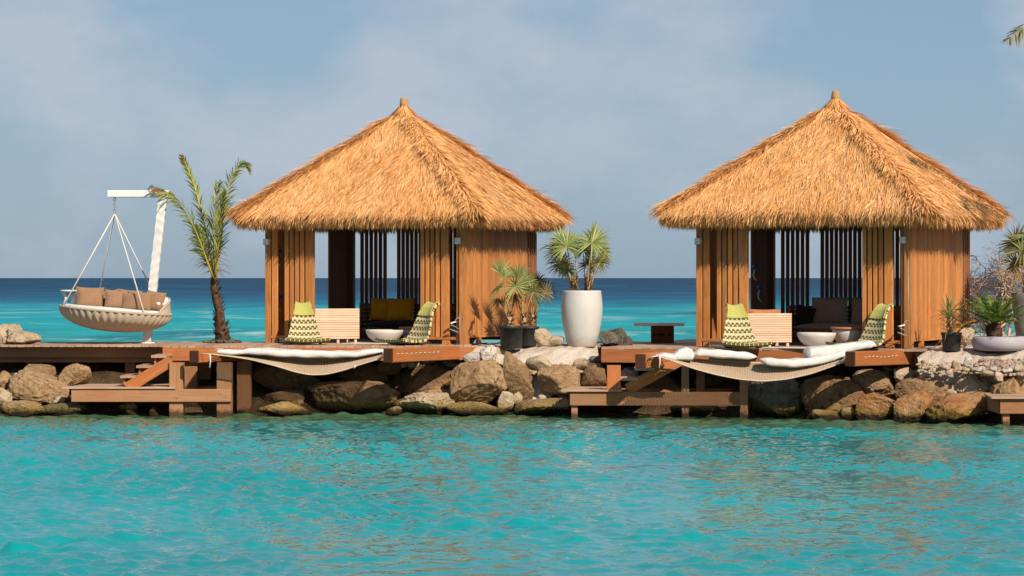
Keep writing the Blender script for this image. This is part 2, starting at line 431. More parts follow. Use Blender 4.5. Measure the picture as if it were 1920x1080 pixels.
def rock(name, c1, c2, c3):
    m = NT(name, 0.85, 0.2)
    tc = m.n("ShaderNodeTexCoord"); oi = m.n("ShaderNodeObjectInfo")
    ad = m.n("ShaderNodeVectorMath", operation='ADD'); m.l(tc.outputs['Object'], ad.inputs[0])
    cb = m.n("ShaderNodeCombineXYZ"); r20 = m.math('MULTIPLY', oi.outputs['Random'], 40.0)
    for k in range(3): m.l(r20, cb.inputs[k])
    m.l(cb.outputs[0], ad.inputs[1]); v = ad.outputs[0]
    n1 = m.noise(v, 2.6, 6, 0.62, 0.4); n2 = m.noise(v, 16, 6, 0.7); n3 = m.noise(v, 60, 3, 0.6); n4 = m.noise(v, 5.0, 5, 0.6, 1.2)
    c = m.ramp(n1, [(0.30, c2), (0.52, c1), (0.72, c3)])
    c = m.mix(m.ramp(n2, [(0.52, 0.0), (0.72, 0.75)]), c, [x * .38 for x in c2])
    c = m.mix(m.ramp(n4, [(0.58, 0.0), (0.68, 0.6)]), c, [x * .35 for x in c2])      # lichen / mineral stains
    c = m.mix(m.ramp(n3, [(0.55, 0.0), (0.75, 0.35)]), c, [min(.8, x * 1.4) for x in c3])
    wv = m.n("ShaderNodeVectorMath", operation='ADD'); nz = m.n("ShaderNodeTexNoise"); nz.inputs['Scale'].default_value = 4.0; nz.inputs['Detail'].default_value = 4.0
    m.l(v, nz.inputs['Vector']); sc_ = m.n("ShaderNodeVectorMath", operation='SCALE'); sc_.inputs['Scale'].default_value = 0.45
    m.l(nz.outputs['Color'], sc_.inputs[0]); m.l(v, wv.inputs[0]); m.l(sc_.outputs[0], wv.inputs[1])
    vo = m.n("ShaderNodeTexVoronoi", feature='DISTANCE_TO_EDGE'); vo.inputs['Scale'].default_value = 1.5; m.l(wv.outputs[0], vo.inputs['Vector'])
    crack = m.math('MULTIPLY', m.ramp(vo.outputs['Distance'], [(0.0, 1.0), (0.03, 0.0)]), m.ramp(n4, [(0.50, 0.0), (0.62, 0.8)]))
    c = m.mix(m.math('MULTIPLY', crack, 0.75), c, [x * .2 for x in c2])
    sp = m.n("ShaderNodeSeparateXYZ"); g = m.n("ShaderNodeNewGeometry"); m.l(g.outputs['Position'], sp.inputs[0])
    z = m.math('ADD', sp.outputs['Z'], m.math('MULTIPLY', m.math('SUBTRACT', n1, 0.5), 0.5))
    alg = m.ramp(m.math('MULTIPLY', z, 2.0), [(0.18, 0.85), (0.62, 0.0)])                # algae in the splash zone
    c = m.mix(m.math('MULTIPLY', alg, m.ramp(n2, [(0.3, 0.25), (0.6, 1.0)])), c, (0.30, 0.225, 0.03))
    z2 = m.math('ADD', sp.outputs['Z'], m.math('MULTIPLY', m.math('SUBTRACT', n2, 0.5), 0.22))
    wet = m.ramp(m.math('MULTIPLY', z2, 3.5), [(0.30, 1.0), (0.62, 0.0)])
    c = m.mix(wet, c, (0.035, 0.02, 0.008))
    hs = m.n("ShaderNodeHueSaturation"); m.l(c, hs.inputs['Color'])
    m.l(m.math('ADD', m.math('MULTIPLY', oi.outputs['Random'], 0.3), 0.85), hs.inputs['Value'])
    h = m.math('SUBTRACT', m.math('ADD', m.math('ADD', n1, m.math('MULTIPLY', n2, 0.6)), m.math('MULTIPLY', n3, 0.2)), m.math('MULTIPLY', crack, 0.35))
    m.bump(h, 1.0, 0.09)
    return m.col(hs.outputs['Color'])
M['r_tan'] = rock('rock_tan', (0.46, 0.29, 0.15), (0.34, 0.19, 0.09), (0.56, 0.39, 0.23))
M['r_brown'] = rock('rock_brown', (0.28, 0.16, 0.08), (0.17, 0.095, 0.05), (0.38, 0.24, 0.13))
M['r_red'] = rock('rock_rust', (0.47, 0.22, 0.08), (0.30, 0.12, 0.045), (0.56, 0.36, 0.21))
M['r_pale'] = rock('rock_pale', (0.62, 0.47, 0.32), (0.45, 0.31, 0.18), (0.72, 0.60, 0.46))
M['r_white'] = rock('rock_white', (0.72, 0.64, 0.56), (0.56, 0.47, 0.39), (0.78, 0.74, 0.69))
M['r_pink'] = rock('rock_coral_pink', (0.66, 0.47, 0.37), (0.46, 0.30, 0.22), (0.80, 0.64, 0.53))
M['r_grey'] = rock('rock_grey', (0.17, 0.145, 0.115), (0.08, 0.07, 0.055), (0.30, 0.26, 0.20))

def sandmat():
    m = NT('white_coral_sand', 0.95, 0.1)
    p = m.pos((1, 1, 1)); n1 = m.noise(p, 1.6, 6, 0.6); n2 = m.noise(p, 22, 4, 0.6); n3 = m.noise(p, 5, 4, 0.6)
    c = m.ramp(n1, [(0.3, (0.50, 0.39, 0.31)), (0.6, (0.66, 0.57, 0.49))])
    c = m.mix(m.ramp(n3, [(0.58, 0.0), (0.72, 0.6)]), c, (0.45, 0.32, 0.23))
    m.bump(m.math('ADD', n2, m.math('MULTIPLY', n3, 2.0)), 0.8, 0.04)
    return m.col(c)
M['sand'] = sandmat()
def groundmat():
    m = NT('dark_rubble_ground', 0.95, 0.1)
    p = m.pos((1, 1, 1)); n1 = m.noise(p, 3, 6, 0.65); n2 = m.noise(p, 18, 4, 0.6)
    m.bump(m.math('ADD', n1, n2), 1.0, 0.1)
    return m.col(m.ramp(n1, [(0.3, (0.055, 0.033, 0.018)), (0.7, (0.16, 0.10, 0.055))]))
M['ground'] = groundmat()

def watermat():
    m = NT('lagoon_water', 0.05, 0.40); m.b.inputs['IOR'].default_value = 1.333
    p = m.pos((1, 1, 1))
    sp = m.n("ShaderNodeSeparateXYZ"); m.l(p, sp.inputs[0])
    big = m.noise(m.pos((0.16, 0.10, 1)), 1.0, 3, 0.5)
    c = m.ramp(big, [(0.32, (0.0, 0.215, 0.235)), (0.66, (0.0, 0.325, 0.345))])
    # shallows over the stones along the shore: distance to the toe of the rock bank, with an uneven edge
    toe = m.math('SUBTRACT', 46.9, m.math('MULTIPLY', m.math('MAXIMUM', sp.outputs['X'], 1.0), 0.31))
    dist = m.math('SUBTRACT', toe, sp.outputs['Y'])
    e = m.math('ADD', dist, m.math('MULTIPLY', m.math('SUBTRACT', m.noise(m.pos((0.5, 0.35, 1)), 1.0, 4, 0.6), 0.5), 5.0))
    c = m.mix(m.ramp(m.math('DIVIDE', e, 5.0), [(0.12, 0.9), (0.75, 0.0)]), c, (0.07, 0.125, 0.05))
    n = m.noise(p, 10.0, 3, 0.55); m.bump(n, 0.16, 0.03)
    return m.col(c)
M['water'] = watermat()
def seamat():
    m = NT('open_sea', 0.45, 0.06); m.b.inputs['IOR'].default_value = 1.333
    p = m.pos((1, 1, 1)); sp = m.n("ShaderNodeSeparateXYZ"); m.l(p, sp.inputs[0])
    # water depth grows with distance from the reef: turquoise shelf, then blue, with ragged borders
    nb = m.noise(m.pos((0.004, 0.012, 1)), 1.0, 5, 0.6)
    y = m.math('MULTIPLY', sp.outputs['Y'], m.math('ADD', 0.66, m.math('MULTIPLY', nb, 0.68)))
    lg = m.math('DIVIDE', m.math('LOGARITHM', y, 10.0), 4.0)
    c = m.ramp(lg, [(0.490, (0.02, 0.36, 0.35)), (0.535, (0.0, 0.34, 0.38)), (0.585, (0.0, 0.26, 0.36)), (0.620, (0.0, 0.085, 0.19)), (0.68, (0.0, 0.032, 0.10)), (0.8, (0.0, 0.022, 0.075))])
    st = m.noise(m.pos((0.05, 0.018, 1)), 1.0, 7, 0.62, 0.6)
    c = m.mix(m.ramp(st, [(0.38, 0.75), (0.52, 0.0)]), c, (0.0, 0.11, 0.17))
    bd_ = m.noise(m.pos((0.012, 0.022, 1)), 1.0, 4, 0.55, 0.4)
    shelf = m.ramp(lg, [(0.585, 1.0), (0.635, 0.0)])
    c = m.mix(m.math('MULTIPLY', m.ramp(bd_, [(0.50, 0.0), (0.62, 0.55)]), shelf), c, (0.0, 0.42, 0.43))
    wc = m.noise(m.pos((0.11, 0.030, 1)), 1.0, 5, 0.65, 0.9)
    c = m.mix(m.ramp(wc, [(0.695, 0.0), (0.72, 0.8)]), c, (0.62, 0.70, 0.72))
    # foam streaks on the shelf
    fo = m.noise(m.pos((0.16, 0.07, 1)), 1.0, 7, 0.62, 0.7)
    near = m.ramp(lg, [(0.505, 1.0), (0.56, 0.45), (0.60, 0.08), (0.66, 0.0)])
    ff = m.math('MULTIPLY', m.ramp(fo, [(0.52, 0.0), (0.66, 0.9)]), near)
    c = m.mix(ff, c, (0.48, 0.60, 0.60))
    w = m.noise(m.pos((0.25, 0.16, 1)), 1.0, 5, 0.6)
    m.bump(w, 0.5, 0.9)
    return m.col(c)
M['sea'] = seamat()

# ------------------------------------------------------------------ water, sea bed, ground
ZL, ZR = 1.22, 1.205        # deck heights (water is z = 0)
def axis(parts):
    out = []
    for a, b, st in parts:
        out.append(np.arange(a, b - 1e-6, st))
    return np.concatenate(out + [np.array([parts[-1][1]])])
def heightfield(name, xs, ys, zf, mat, smooth=True):
    X, Y = np.meshgrid(xs, ys); Z = zf(X, Y)
    v = np.stack([X, Y, Z], axis=-1).reshape(-1, 3); nx, ny = len(xs), len(ys)
    i = (np.arange(ny - 1)[:, None] * nx + np.arange(nx - 1)[None]).ravel()
    q = np.stack([i, i + 1, i + 1 + nx, i + nx], axis=1)
    return link(name, mesh_np(name, v, q, smooth=smooth), mat)

wr = np.random.default_rng(5)
_comp = []
for k in range(90):
    lam = 0.15 * (4.4 ** wr.random())                 # 0.15 .. 0.66 m
    ang = math.radians(wr.normal(85, 62))
    slope = 0.0385
    kk = 2 * math.pi / lam
    _comp.append((kk * math.cos(ang), kk * math.sin(ang), slope / kk, wr.random() * 6.283))
for k in range(16):     # a few longer wavelets under the chop
    lam = wr.uniform(1.0, 3.2); ang = math.radians(wr.normal(95, 40)); kk = 2 * math.pi / lam
    _comp.append((kk * math.cos(ang), kk * math.sin(ang), 0.011 / kk, wr.random() * 6.283))
def waves(X, Y):
    Z = np.zeros_like(X)
    patch = 0.80 + 0.22 * np.sin(X * .55 + 1.3 * np.sin(Y * .21)) * np.sin(Y * .33 + .8) + 0.20 * np.sin(X * .23 - 2.2 + .5 * np.sin(Y * .17)) + 0.12 * np.sin(X * 1.1 + Y * .8)
    for (a, b, amp, ph) in _comp: Z += amp * np.sin(a * X + b * Y + ph)
    Z = Z * patch
    return Z + 0.25 * np.abs(Z)
lag = heightfield('lagoon_water', axis([(-120, -10, 5), (-10, 10.5, 0.042), (10.5, 120.5, 5)]),
                  axis([(-60, 19, 4), (19, 47.6, 0.048), (47.6, 52, .2)]), waves, M['water'])
tag(lag, kind='structure')
sea = heightfield('sea', np.array([-30000., -3000, -400, -60, -20, 0, 20, 60, 400, 3000, 30000]),
                  np.array([52., 56, 60, 80, 120, 200, 400, 1000, 4000, 12000, 40000]), lambda X, Y: X * 0, M['sea'])
tag(sea, kind='structure')

TOE = [(-40, 46.9), (-9.5, 46.9), (-6.2, 46.7), (-3.4, 47.1), (-0.5, 47.5), (1.3, 47.2), (3.4, 46.2), (5.8, 45.3), (7.6, 44.4), (9, 43.9), (40, 38)]
def toe(x): return np.interp(x, [a for a, _ in TOE], [b for _, b in TOE])
def gz(X, Y):
    d = Y - toe(X)
    top = 0.86
    z = np.interp(d, [-6, -1.5, 0.35, 1.1, 2.0, 2.7, 7.0, 9.5, 14], [-1.6, -0.9, -0.25, 0.25, 0.62, top, top, 0.2, -1.6])
    return z + 0.05 * np.sin(X * 5.1 + Y * 3) + 0.04 * np.sin(Y * 7.3 - X * 2.2)
g = heightfield('ground', axis([(-60, -12, 2), (-12, 12, .12), (12, 60, 2)]), axis([(38, 44, .5), (44, 54, .12), (54, 62, .5)]), gz, M['ground'])
tag(g, kind='structure')

def wob(X, Y): return 0.025 * np.sin(X * 3.3 + 1) * np.sin(Y * 4.1) + 0.012 * np.sin(X * 11 + Y * 7) + 0.008 * np.sin(X * 23 - Y * 17)
def sand_mid(X, Y):
    f = 48.55 - 0.10 * (X + .9) - 0.12 * np.sin(X * 2.7)
    d = f - Y
    z = ZL - 0.03 - np.interp(d, [-.4, 0, .35, .7, 1.1], [0, .03, .13, .36, .8])
    return z + wob(X, Y)
def sheet(name, xs, ds, front, drop, z0):
    X, D = np.meshgrid(xs, ds); end = ds.max() + 0.03 * np.sin(X * 5.3) + 0.02 * np.sin(X * 13.1 + 1)
    D = np.where(D > 0, D * end / ds.max(), D)
    Y = front(X) - D; Z = z0 - np.interp(D, *drop) + wob(X, Y)
    v = np.stack([X, Y, Z], -1).reshape(-1, 3); nx, ny = len(xs), len(ds)
    i = (np.arange(ny - 1)[:, None] * nx + np.arange(nx - 1)[None]).ravel()
    o = link(name, mesh_np(name, v, np.stack([i, i + nx, i + 1 + nx, i + 1], 1), smooth=True), M['sand'])
    return tag(o, kind='structure')
s1 = sheet('sand_bank', axis([(-0.80, 1.56, .035)]), axis([(-2.5, -.6, .2), (-.6, .55, .03)]), lambda X: 48.52 - 0.08 * (X + .9) - 0.06 * np.sin(X * 2.7), ([-.5, 0, .2, .38, .55], [0, .05, .14, .36, 1.0]), ZL - .03)
def sand_right(X, Y):
    f = 46.05 - 0.22 * (X - 7.0)
    d = f - Y
    z = ZR - 0.01 - np.interp(d, [-.5, 0, .3, .6, 1.0], [0, .03, .10, .32, .8])
    dip = 0.15 * np.clip((X - 7.95) * 3, 0, 1) * np.clip((d + .1) * 5, 0, 1) 
    return z + wob(X, Y) - dip
s2 = sheet('sand', axis([(7.0, 12.2, .04)]), axis([(-8, -.8, .4), (-.8, .55, .03)]), lambda X: 46.22 - 0.30 * (X - 7.0), ([-.5, 0, .2, .38, .55], [0, .05, .14, .34, 1.0]), ZR - .01)

# ------------------------------------------------------------------ boulders
def boulder_mesh(name, w, dep, h, seed, sub=4, facets=8, rough=0.05):
    r = np.random.default_rng(seed)
    import bmesh
    bm = bmesh.new(); bmesh.ops.create_icosphere(bm, subdivisions=sub, radius=1.0)
    bm.verts.ensure_lookup_table()
    P = np.array([v.co[:] for v in bm.verts]); T = np.array([[v.index for v in f.verts] for f in bm.faces]); bm.free()
    n0 = P.copy()
    P = np.sign(P) * np.abs(P) ** 0.80
    for k in range(facets):
        n = norm(r.normal(size=3)); off = r.uniform(0.58, 0.90)
        d = P @ n - off
        P -= np.outer(np.where(d > 0, d * 0.95, 0), n)
    sh = np.zeros(len(P))
    for k in range(22):
        a = r.normal(size=3) * (1.2 + 5.5 * (k / 22) ** 1.3); sh += np.sin(n0 @ a + r.random() * 6.28) / (1.0 + k * .35)
    sh2 = np.zeros(len(P))
    for k in range(24):
        a = r.normal(size=3) * (9 + 0.9 * k); sh2 += np.sin(n0 @ a + r.random() * 6.28)
    P = P * (1 + rough * sh + 0.0055 * sh2)[:, None]
    P -= (P.max(0) + P.min(0)) / 2
    P = P / (P.max(0) - P.min(0)) * np.array([w, dep, h])
    return mesh_np(name, P, tris=T, smooth=True)

def wl_row(px):   # row of the water line along the rock bank
    d = toe((px - CX) * 46.5 / F); return HY + HC * F / d
def boulder(cx, cy, w, h, tone, label, tilt=0, d=None, seed=None, group=None, name='boulder', dep=None, sub=None, facets=9, rough=0.055):
    if sub is None: sub = 6 if w > 80 else 5
    if d is None:
        dd = toe((cx - CX) * 46.5 / F)
        d = dd + 0.35 + max(0, wl_row(cx) - cy) * 0.0125
    k = d / F
    W, H = w * k, h * k
    sd = seed if seed is not None else int(cx * 7 + cy * 13)
    me = boulder_mesh(name, W * 1.04, dep if dep else max(.12, (W * .55 + H * .45)), H * 1.06, sd, sub, facets, rough)
    o = link(name, me, M['r_' + tone]); o.location = pt(cx, cy, d); o.rotation_euler = (0, math.radians(tilt), 0)
    return tag(o, label, 'stone' if name == 'stone' else 'boulder', group)
# the dock on the side of the hanging swing
boulder(74, 728, 112, 62, 'tan', "big rounded tan boulder beside the low platform under the plain deck", 4, seed=3)
boulder(72, 700, 62, 34, 'tan', "tan boulder wedged behind the big rounded one under the plain deck")
boulder(138, 705, 66, 44, 'tan', "pointed tan boulder standing behind the low platform under the deck", -8, facets=12)
boulder(6, 718, 40, 44, 'tan', "tan boulder beside the thin whitish stone, away from the big rounded boulder")
boulder(-4, 750, 56, 46, 'pale', "yellowish boulder resting above the long low mossy one")
boulder(38, 768, 90, 34, 'tan', "long low mossy boulder at the waterline below the big rounded one", 2, d=46.9)
boulder(106, 750, 32, 15, 'pale', "small pale flat stone between the big boulder and the low platform", name='stone', sub=3)
boulder(118, 772, 92, 34, 'grey', "dark wet boulder at the waterline under the low platform end")
boulder(29, 712, 11, 24, 'white', "thin whitish stone squeezed beside the big rounded tan boulder", name='stone', sub=3)
boulder(195, 708, 66, 34, 'brown', "brown boulder in the shade behind the low platform", d=49.6)
boulder(245, 771, 44, 34, 'tan', "wedge-shaped sunlit boulder under the beam of the stair platform", 20, facets=12, d=47.3)
boulder(288, 774, 18, 22, 'red', "small rust stone at the waterline beside the stair platform post", name='stone', sub=3, d=47.2)
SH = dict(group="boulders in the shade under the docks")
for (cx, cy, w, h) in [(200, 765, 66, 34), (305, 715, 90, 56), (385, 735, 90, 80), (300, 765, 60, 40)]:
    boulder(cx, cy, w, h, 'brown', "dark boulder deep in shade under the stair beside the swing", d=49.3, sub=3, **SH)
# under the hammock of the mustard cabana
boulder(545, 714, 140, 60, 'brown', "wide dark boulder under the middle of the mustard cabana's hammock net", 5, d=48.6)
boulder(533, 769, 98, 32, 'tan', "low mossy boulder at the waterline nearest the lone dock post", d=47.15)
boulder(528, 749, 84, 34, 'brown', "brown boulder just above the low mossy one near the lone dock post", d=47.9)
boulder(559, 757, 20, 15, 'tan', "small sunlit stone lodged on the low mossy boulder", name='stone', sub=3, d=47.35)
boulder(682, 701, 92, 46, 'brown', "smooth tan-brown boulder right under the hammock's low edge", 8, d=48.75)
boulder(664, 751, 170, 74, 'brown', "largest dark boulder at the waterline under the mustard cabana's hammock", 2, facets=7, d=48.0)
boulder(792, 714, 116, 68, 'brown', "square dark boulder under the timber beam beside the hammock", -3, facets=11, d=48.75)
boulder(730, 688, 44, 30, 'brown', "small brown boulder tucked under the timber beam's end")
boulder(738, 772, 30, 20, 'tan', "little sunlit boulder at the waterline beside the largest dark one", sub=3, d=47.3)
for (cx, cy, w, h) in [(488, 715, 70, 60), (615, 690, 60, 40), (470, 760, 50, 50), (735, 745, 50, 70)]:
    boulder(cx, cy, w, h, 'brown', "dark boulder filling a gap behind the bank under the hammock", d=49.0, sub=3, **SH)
for k, px in enumerate([757, 771, 785, 799, 813, 826, 839, 851]):
    boulder(px, 682 + (k % 3) * 2, 17, 15, 'pale', "fist-sized pale stone in the row under the timber beam", name='stone', sub=3, d=48.7, group="pale stones under the beam", seed=900 + k)
boulder(801, 758, 104, 44, 'pale', "blocky pale boulder with mossy foot at the waterline", 2, facets=12, d=47.75)
boulder(818, 740, 74, 20, 'tan', "flat tan boulder lying behind the blocky pale one", d=48.2)
boulder(836, 716, 26, 26, 'red', "small rust boulder between the beam and the great round boulder", facets=12)
boulder(817, 729, 30, 12, 'tan', "thin tan stone on the flat tan boulder", name='stone', sub=3)
# between the docks
boulder(899, 721, 112, 86, 'tan', "great round tan boulder below the white sand bank", -6, seed=21, facets=7, d=47.85, rough=.04)
boulder(888, 672, 42, 24, 'white', "white stone lying at the foot of the cabana corner beam", d=48.2)
boulder(916, 666, 32, 36, 'white', "upright white stone beside the black plant pots", d=48.15)
boulder(936, 658, 26, 16, 'pale', "small tan stone half sunk in the sand by the pots", name='stone', sub=3, d=48.4)
boulder(895, 768, 116, 28, 'tan', "long flat mossy boulder under the great round boulder", 4, d=47.45)
boulder(970, 706, 52, 100, 'tan', "tall leaning slab of tan rock beside the great round boulder", -22, seed=31, facets=9, d=47.8, dep=.6, rough=.03)
boulder(948, 755, 32, 42, 'pale', "pale rounded stone standing in the gap below the leaning slab", name='stone', d=47.5)
boulder(970, 748, 20, 26, 'pale', "small pale upright stone at the foot of the leaning slab", name='stone', sub=3, d=47.6)
boulder(1010, 683, 50, 34, 'pale', "pale pitted boulder at the lower edge of the sand bank", 6, d=47.85)
boulder(1048, 713, 80, 56, 'tan', "tan boulder with a flat top below the sand bank", 0, seed=41, facets=9, d=47.7)
boulder(1015, 765, 104, 32, 'tan', "olive mossy boulder at the waterline beside the brown cabana's low platform", -4, d=47.3)
boulder(1016, 748, 16, 15, 'pale', "tiny pale stone between the leaning slab and the mossy boulder", name='stone', sub=3, d=47.6)
boulder(1114, 703, 48, 44, 'brown', "dark brown boulder beside the dock post at the sand bank", d=47.75)
boulder(1090, 682, 30, 20, 'pale', "pale stone low on the sand bank, beside the brown cabana's dock", name='stone', sub=3, d=47.8)
boulder(1122, 676, 34, 18, 'grey', "grey stone under the corner of the brown cabana's dock", name='stone', sub=3, d=48.0)
boulder(1180, 698, 34, 20, 'white', "white block of stone behind the brown cabana's stair", d=47.9, facets=14)
# under the brown cabana's hammock
boulder(1302, 769, 86, 34, 'tan', "mossy sunlit boulder at the waterline behind the middle platform post", d=47.0)
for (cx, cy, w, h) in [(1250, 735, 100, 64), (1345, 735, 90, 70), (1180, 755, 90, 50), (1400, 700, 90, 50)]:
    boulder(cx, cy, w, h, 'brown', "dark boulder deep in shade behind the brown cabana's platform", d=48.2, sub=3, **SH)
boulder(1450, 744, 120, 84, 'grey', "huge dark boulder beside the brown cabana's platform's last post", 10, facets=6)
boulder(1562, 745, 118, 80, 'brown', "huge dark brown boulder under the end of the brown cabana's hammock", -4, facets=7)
boulder(1550, 699, 120, 50, 'brown', "wide dark boulder close under the brown cabana's hammock's white mat", 0, d=47.6)
boulder(1545, 781, 66, 24, 'tan', "flat mossy boulder at the waterline under the brown cabana's hammock", 4, d=45.5)
boulder(1592, 776, 34, 26, 'tan', "small mossy boulder at the waterline beside the rusty round one", sub=3, d=45.5)
# bank in front of the brown-cushion cabana's solid wall
boulder(1640, 718, 84, 48, 'tan', "half-sunlit tan boulder below the scarred timber beam", 12)
boulder(1695, 704, 40, 32, 'pale', "small yellowish boulder under the scarred timber beam", facets=12)
boulder(1752, 696, 54, 32, 'grey', "cracked grey angular boulder below the edge of the sand", -4, facets=13)
boulder(1710, 684, 48, 17, 'tan', "flat tan stone directly under the scarred beam's lit end", name='stone')
boulder(1665, 691, 24, 18, 'grey', "round grey stone in the shade under the scarred beam", name='stone', sub=3)
boulder(1728, 735, 98, 56, 'tan', "broad tan-grey boulder in the middle of the bank below the sand", -6, seed=51)
boulder(1649, 766, 92, 58, 'red', "rusty round boulder with pale patch at the waterline", 0, d=45.45)
boulder(1712, 768, 92, 60, 'red', "pointed rusty boulder at the waterline below the broad tan one", -16, facets=11, d=45.2)
boulder(1802, 768, 134, 60, 'red', "long orange-brown boulder at the waterline beside the short landing", -10, facets=7, d=44.9)
boulder(1826, 718, 84, 56, 'pale', "pinkish pale boulder with a dark cheek below the pebbles", 8, seed=61, facets=9)
boulder(1898, 730, 84, 84, 'tan', "large tan boulder behind the short landing", 0, seed=71, facets=7)
for k, (cx, cy, w, h) in enumerate([(1776, 716, 18, 13), (1783, 735, 20, 22), (1768, 742, 16, 14), (1722, 700, 20, 16)]):
    boulder(cx, cy, w, h, 'pale', "small pale stone caught between the big boulders below the sand", name='stone', sub=3, group="stones caught in the bank")
for k, (cx, cy, w, h) in enumerate([(1814, 679, 20, 24), (1793, 686, 20, 24), (1770, 690, 24, 16), (1832, 694, 26, 14), (1852, 700, 26, 12), (1872, 706, 20, 20), (1890, 694, 28, 13), (1910, 690, 22, 16), (1780, 700, 18, 20), (1862, 692, 16, 12)]):
    boulder(cx, cy, w * .85, h * .85, ('white', 'pale', 'pink')[k % 3], "whitish stone along the rim of the pebble bed", name='stone', sub=3, group="white stones round the pebbles", seed=700 + k, d=toe((cx - CX) * .0092) + 1.05 - (cy - 680) * .012)
# on the decks
boulder(10, 628, 48, 40, 'pale', "upright rounded sandy boulder on the plain deck beside the low wide one", d=49.2)
boulder(29, 622, 32, 28, 'pale', "sandy boulder behind the pair on the plain deck", d=49.6)
boulder(45, 633, 66, 30, 'pale', "low wide sandy boulder lying on the plain deck", d=49.0)
boulder(1017, 634, 46, 36, 'pale', "tan pink-flecked boulder between the black pots and the white vase", d=48.9)
boulder(1042, 640, 30, 20, 'pale', "small pale boulder leaning on the pink-flecked one by the vase", d=48.8, sub=3)
boulder(1140, 636, 38, 30, 'grey', "grey boulder with a pale foot beside the white vase", d=48.9)
boulder(1158, 631, 40, 32, 'grey', "tallest dark grey boulder of the pile by the vase", d=49.2)
boulder(1172, 641, 30, 20, 'grey', "small dark grey boulder at the end of the pile by the vase", d=48.9, sub=3)
boulder(1812, 632, 30, 34, 'pale', "yellowish boulder between the spiky plant and the shallow planter", d=47.6)

# pebble bed on the right of the sand
pr = np.random.default_rng(8)
def pebble_field(name, spots, mat, label, cat):
    import bmesh
    bm = bmesh.new(); bmesh.ops.create_icosphere(bm, subdivisions=1, radius=1.0)
    P0 = np.array([v.co[:] for v in bm.verts]); T0 = np.array([[v.index for v in f.verts] for f in bm.faces]); bm.free()
    vs, ts = [], []
    for k, (x, y, z, r) in enumerate(spots):
        P = P0 * (1 + .25 * pr.normal(size=(len(P0), 1))) * np.array([r * pr.uniform(.8, 1.5), r * pr.uniform(.8, 1.3), r * pr.uniform(.5, .9)])
        a = pr.random() * 6.28; c, s = math.cos(a), math.sin(a)
        P = P @ np.array([[c, s, 0], [-s, c, 0], [0, 0, 1]]) + np.array([x, y, z])
        vs.append(P); ts.append(T0 + k * len(P0))
    o = link(name, mesh_np(name, np.concatenate(vs), tris=np.concatenate(ts)), mat)
    return tag(o, label, cat, kind='stuff')
spots = []
for k in range(900):
    px = pr.uniform(1826, 1935); py = pr.uniform(674, 704) if px > 1838 else pr.uniform(682, 700)
    d = float(toe((px - CX) * .0091)) + 1.45 - (py - 672) * .020
    p = pt(px, py, d); spots.append((p.x, p.y, p.z, pr.uniform(.018, .045)))
pebble_field('pebbles', spots, M['r_pink'], "bed of pinkish white pebbles below the sand by the shallow planter", 'pebbles')
spots = []
for k in range(140):
    px = pr.uniform(1722, 1850); py = pr.uniform(680, 700); d = float(toe((px - CX) * .0091)) + 1.35 - (py - 672) * .020
    p = pt(px, py, d); spots.append((p.x, p.y, p.z, pr.uniform(.015, .05)))
for k in range(200):
    px = pr.uniform(985, 1125); py = pr.uniform(684, 700); p = pt(px, py, 47.95 - (py - 684) * .012); spots.append((p.x, p.y, p.z, pr.uniform(.02, .05)))
pebble_field('coral_rubble', spots, M['r_pale'], "white coral rubble scattered along the lower edges of the sand", 'rubble')

# ------------------------------------------------------------------ docks
def plank_row(parent, x0, x1, yf, yb, ztop, pitch=0.148, w=0.140, t=0.035):
    n = int(round((x1 - x0) / pitch)); dx = (x1 - x0) / n
    for i in range(n):
        xa = x0 + i * dx
        yy = yf(xa) if callable(yf) else yf; ye = yb(xa) if callable(yb) else yb
        j = rnd.uniform(-.008, .008)
        b = MB().box(xa + (dx - w) / 2, xa + (dx + w) / 2, yy + j, ye, ztop - t + rnd.uniform(-.002, .002), ztop + rnd.uniform(-.0025, .0025), .004)
        b.build('plank', M['deck'], parent)

def stud(parent, p, r=0.012):
    MB().tube([Vector(p), Vector(p) + V(0, -.012, 0)], r, 8).build('bolt', M['steel'], parent)

# dock with the swing and the mustard cabana (timbers square to the view)
O1 = V(-4.9, 48.0, ZL)
dk = thing('timber_dock', "weathered timber dock carrying the swing, young palm and mustard-cushion cabana", 'dock', O1)
def L1(v): return Vector(v) - O1
XA = (310 - CX) * 48.3 / F; XB = (884 - CX) * 48.5 / F; XQ = (470 - CX) * 48.3 / F
def yback(x): return 51.0 - O1.y if x + O1.x < XQ else 54.3 - O1.y
plank_row(dk, -10.2 - O1.x, XA - O1.x, 48.45 - O1.y, 50.95 - O1.y, 0.0)
plank_row(dk, XA - O1.x, XB - O1.x, lambda x: (47.93 if x + O1.x < -1.55 else 48.35) - O1.y, yback, 0.0)
MB().beam(L1((-10.2, 48.75, ZL - .135)), L1((XA, 48.75, ZL - .135)), .06, .19).build('rim_joist', M['dock'], dk)
MB().beam(L1((-10.2, 48.95, ZL - .26)), L1((XA + .3, 48.95, ZL - .26)), .10, .14).build('bearer', M['dock'], dk)
MB().beam(L1((XA, 47.955, ZL - .155)), L1((-1.50, 47.955, ZL - .155)), .06, .235).build('fascia_beam', M['fascia'], dk)
MB().beam(L1((-1.50, 48.37, ZL - .155)), L1((XB, 48.37, ZL - .155)), .06, .235).build('fascia_beam', M['fascia'], dk)
MB().beam(L1((XA + .03, 47.99, ZL - .155)), L1((XA + .03, 48.75, ZL - .155)), .06, .235).build('fascia_beam', M['fascia'], dk)
MB().beam(L1((XB - .03, 48.41, ZL - .15)), L1((XB + .55, 49.9, ZL - .15)), .06, .22).build('fascia_beam', M['fascia'], dk)
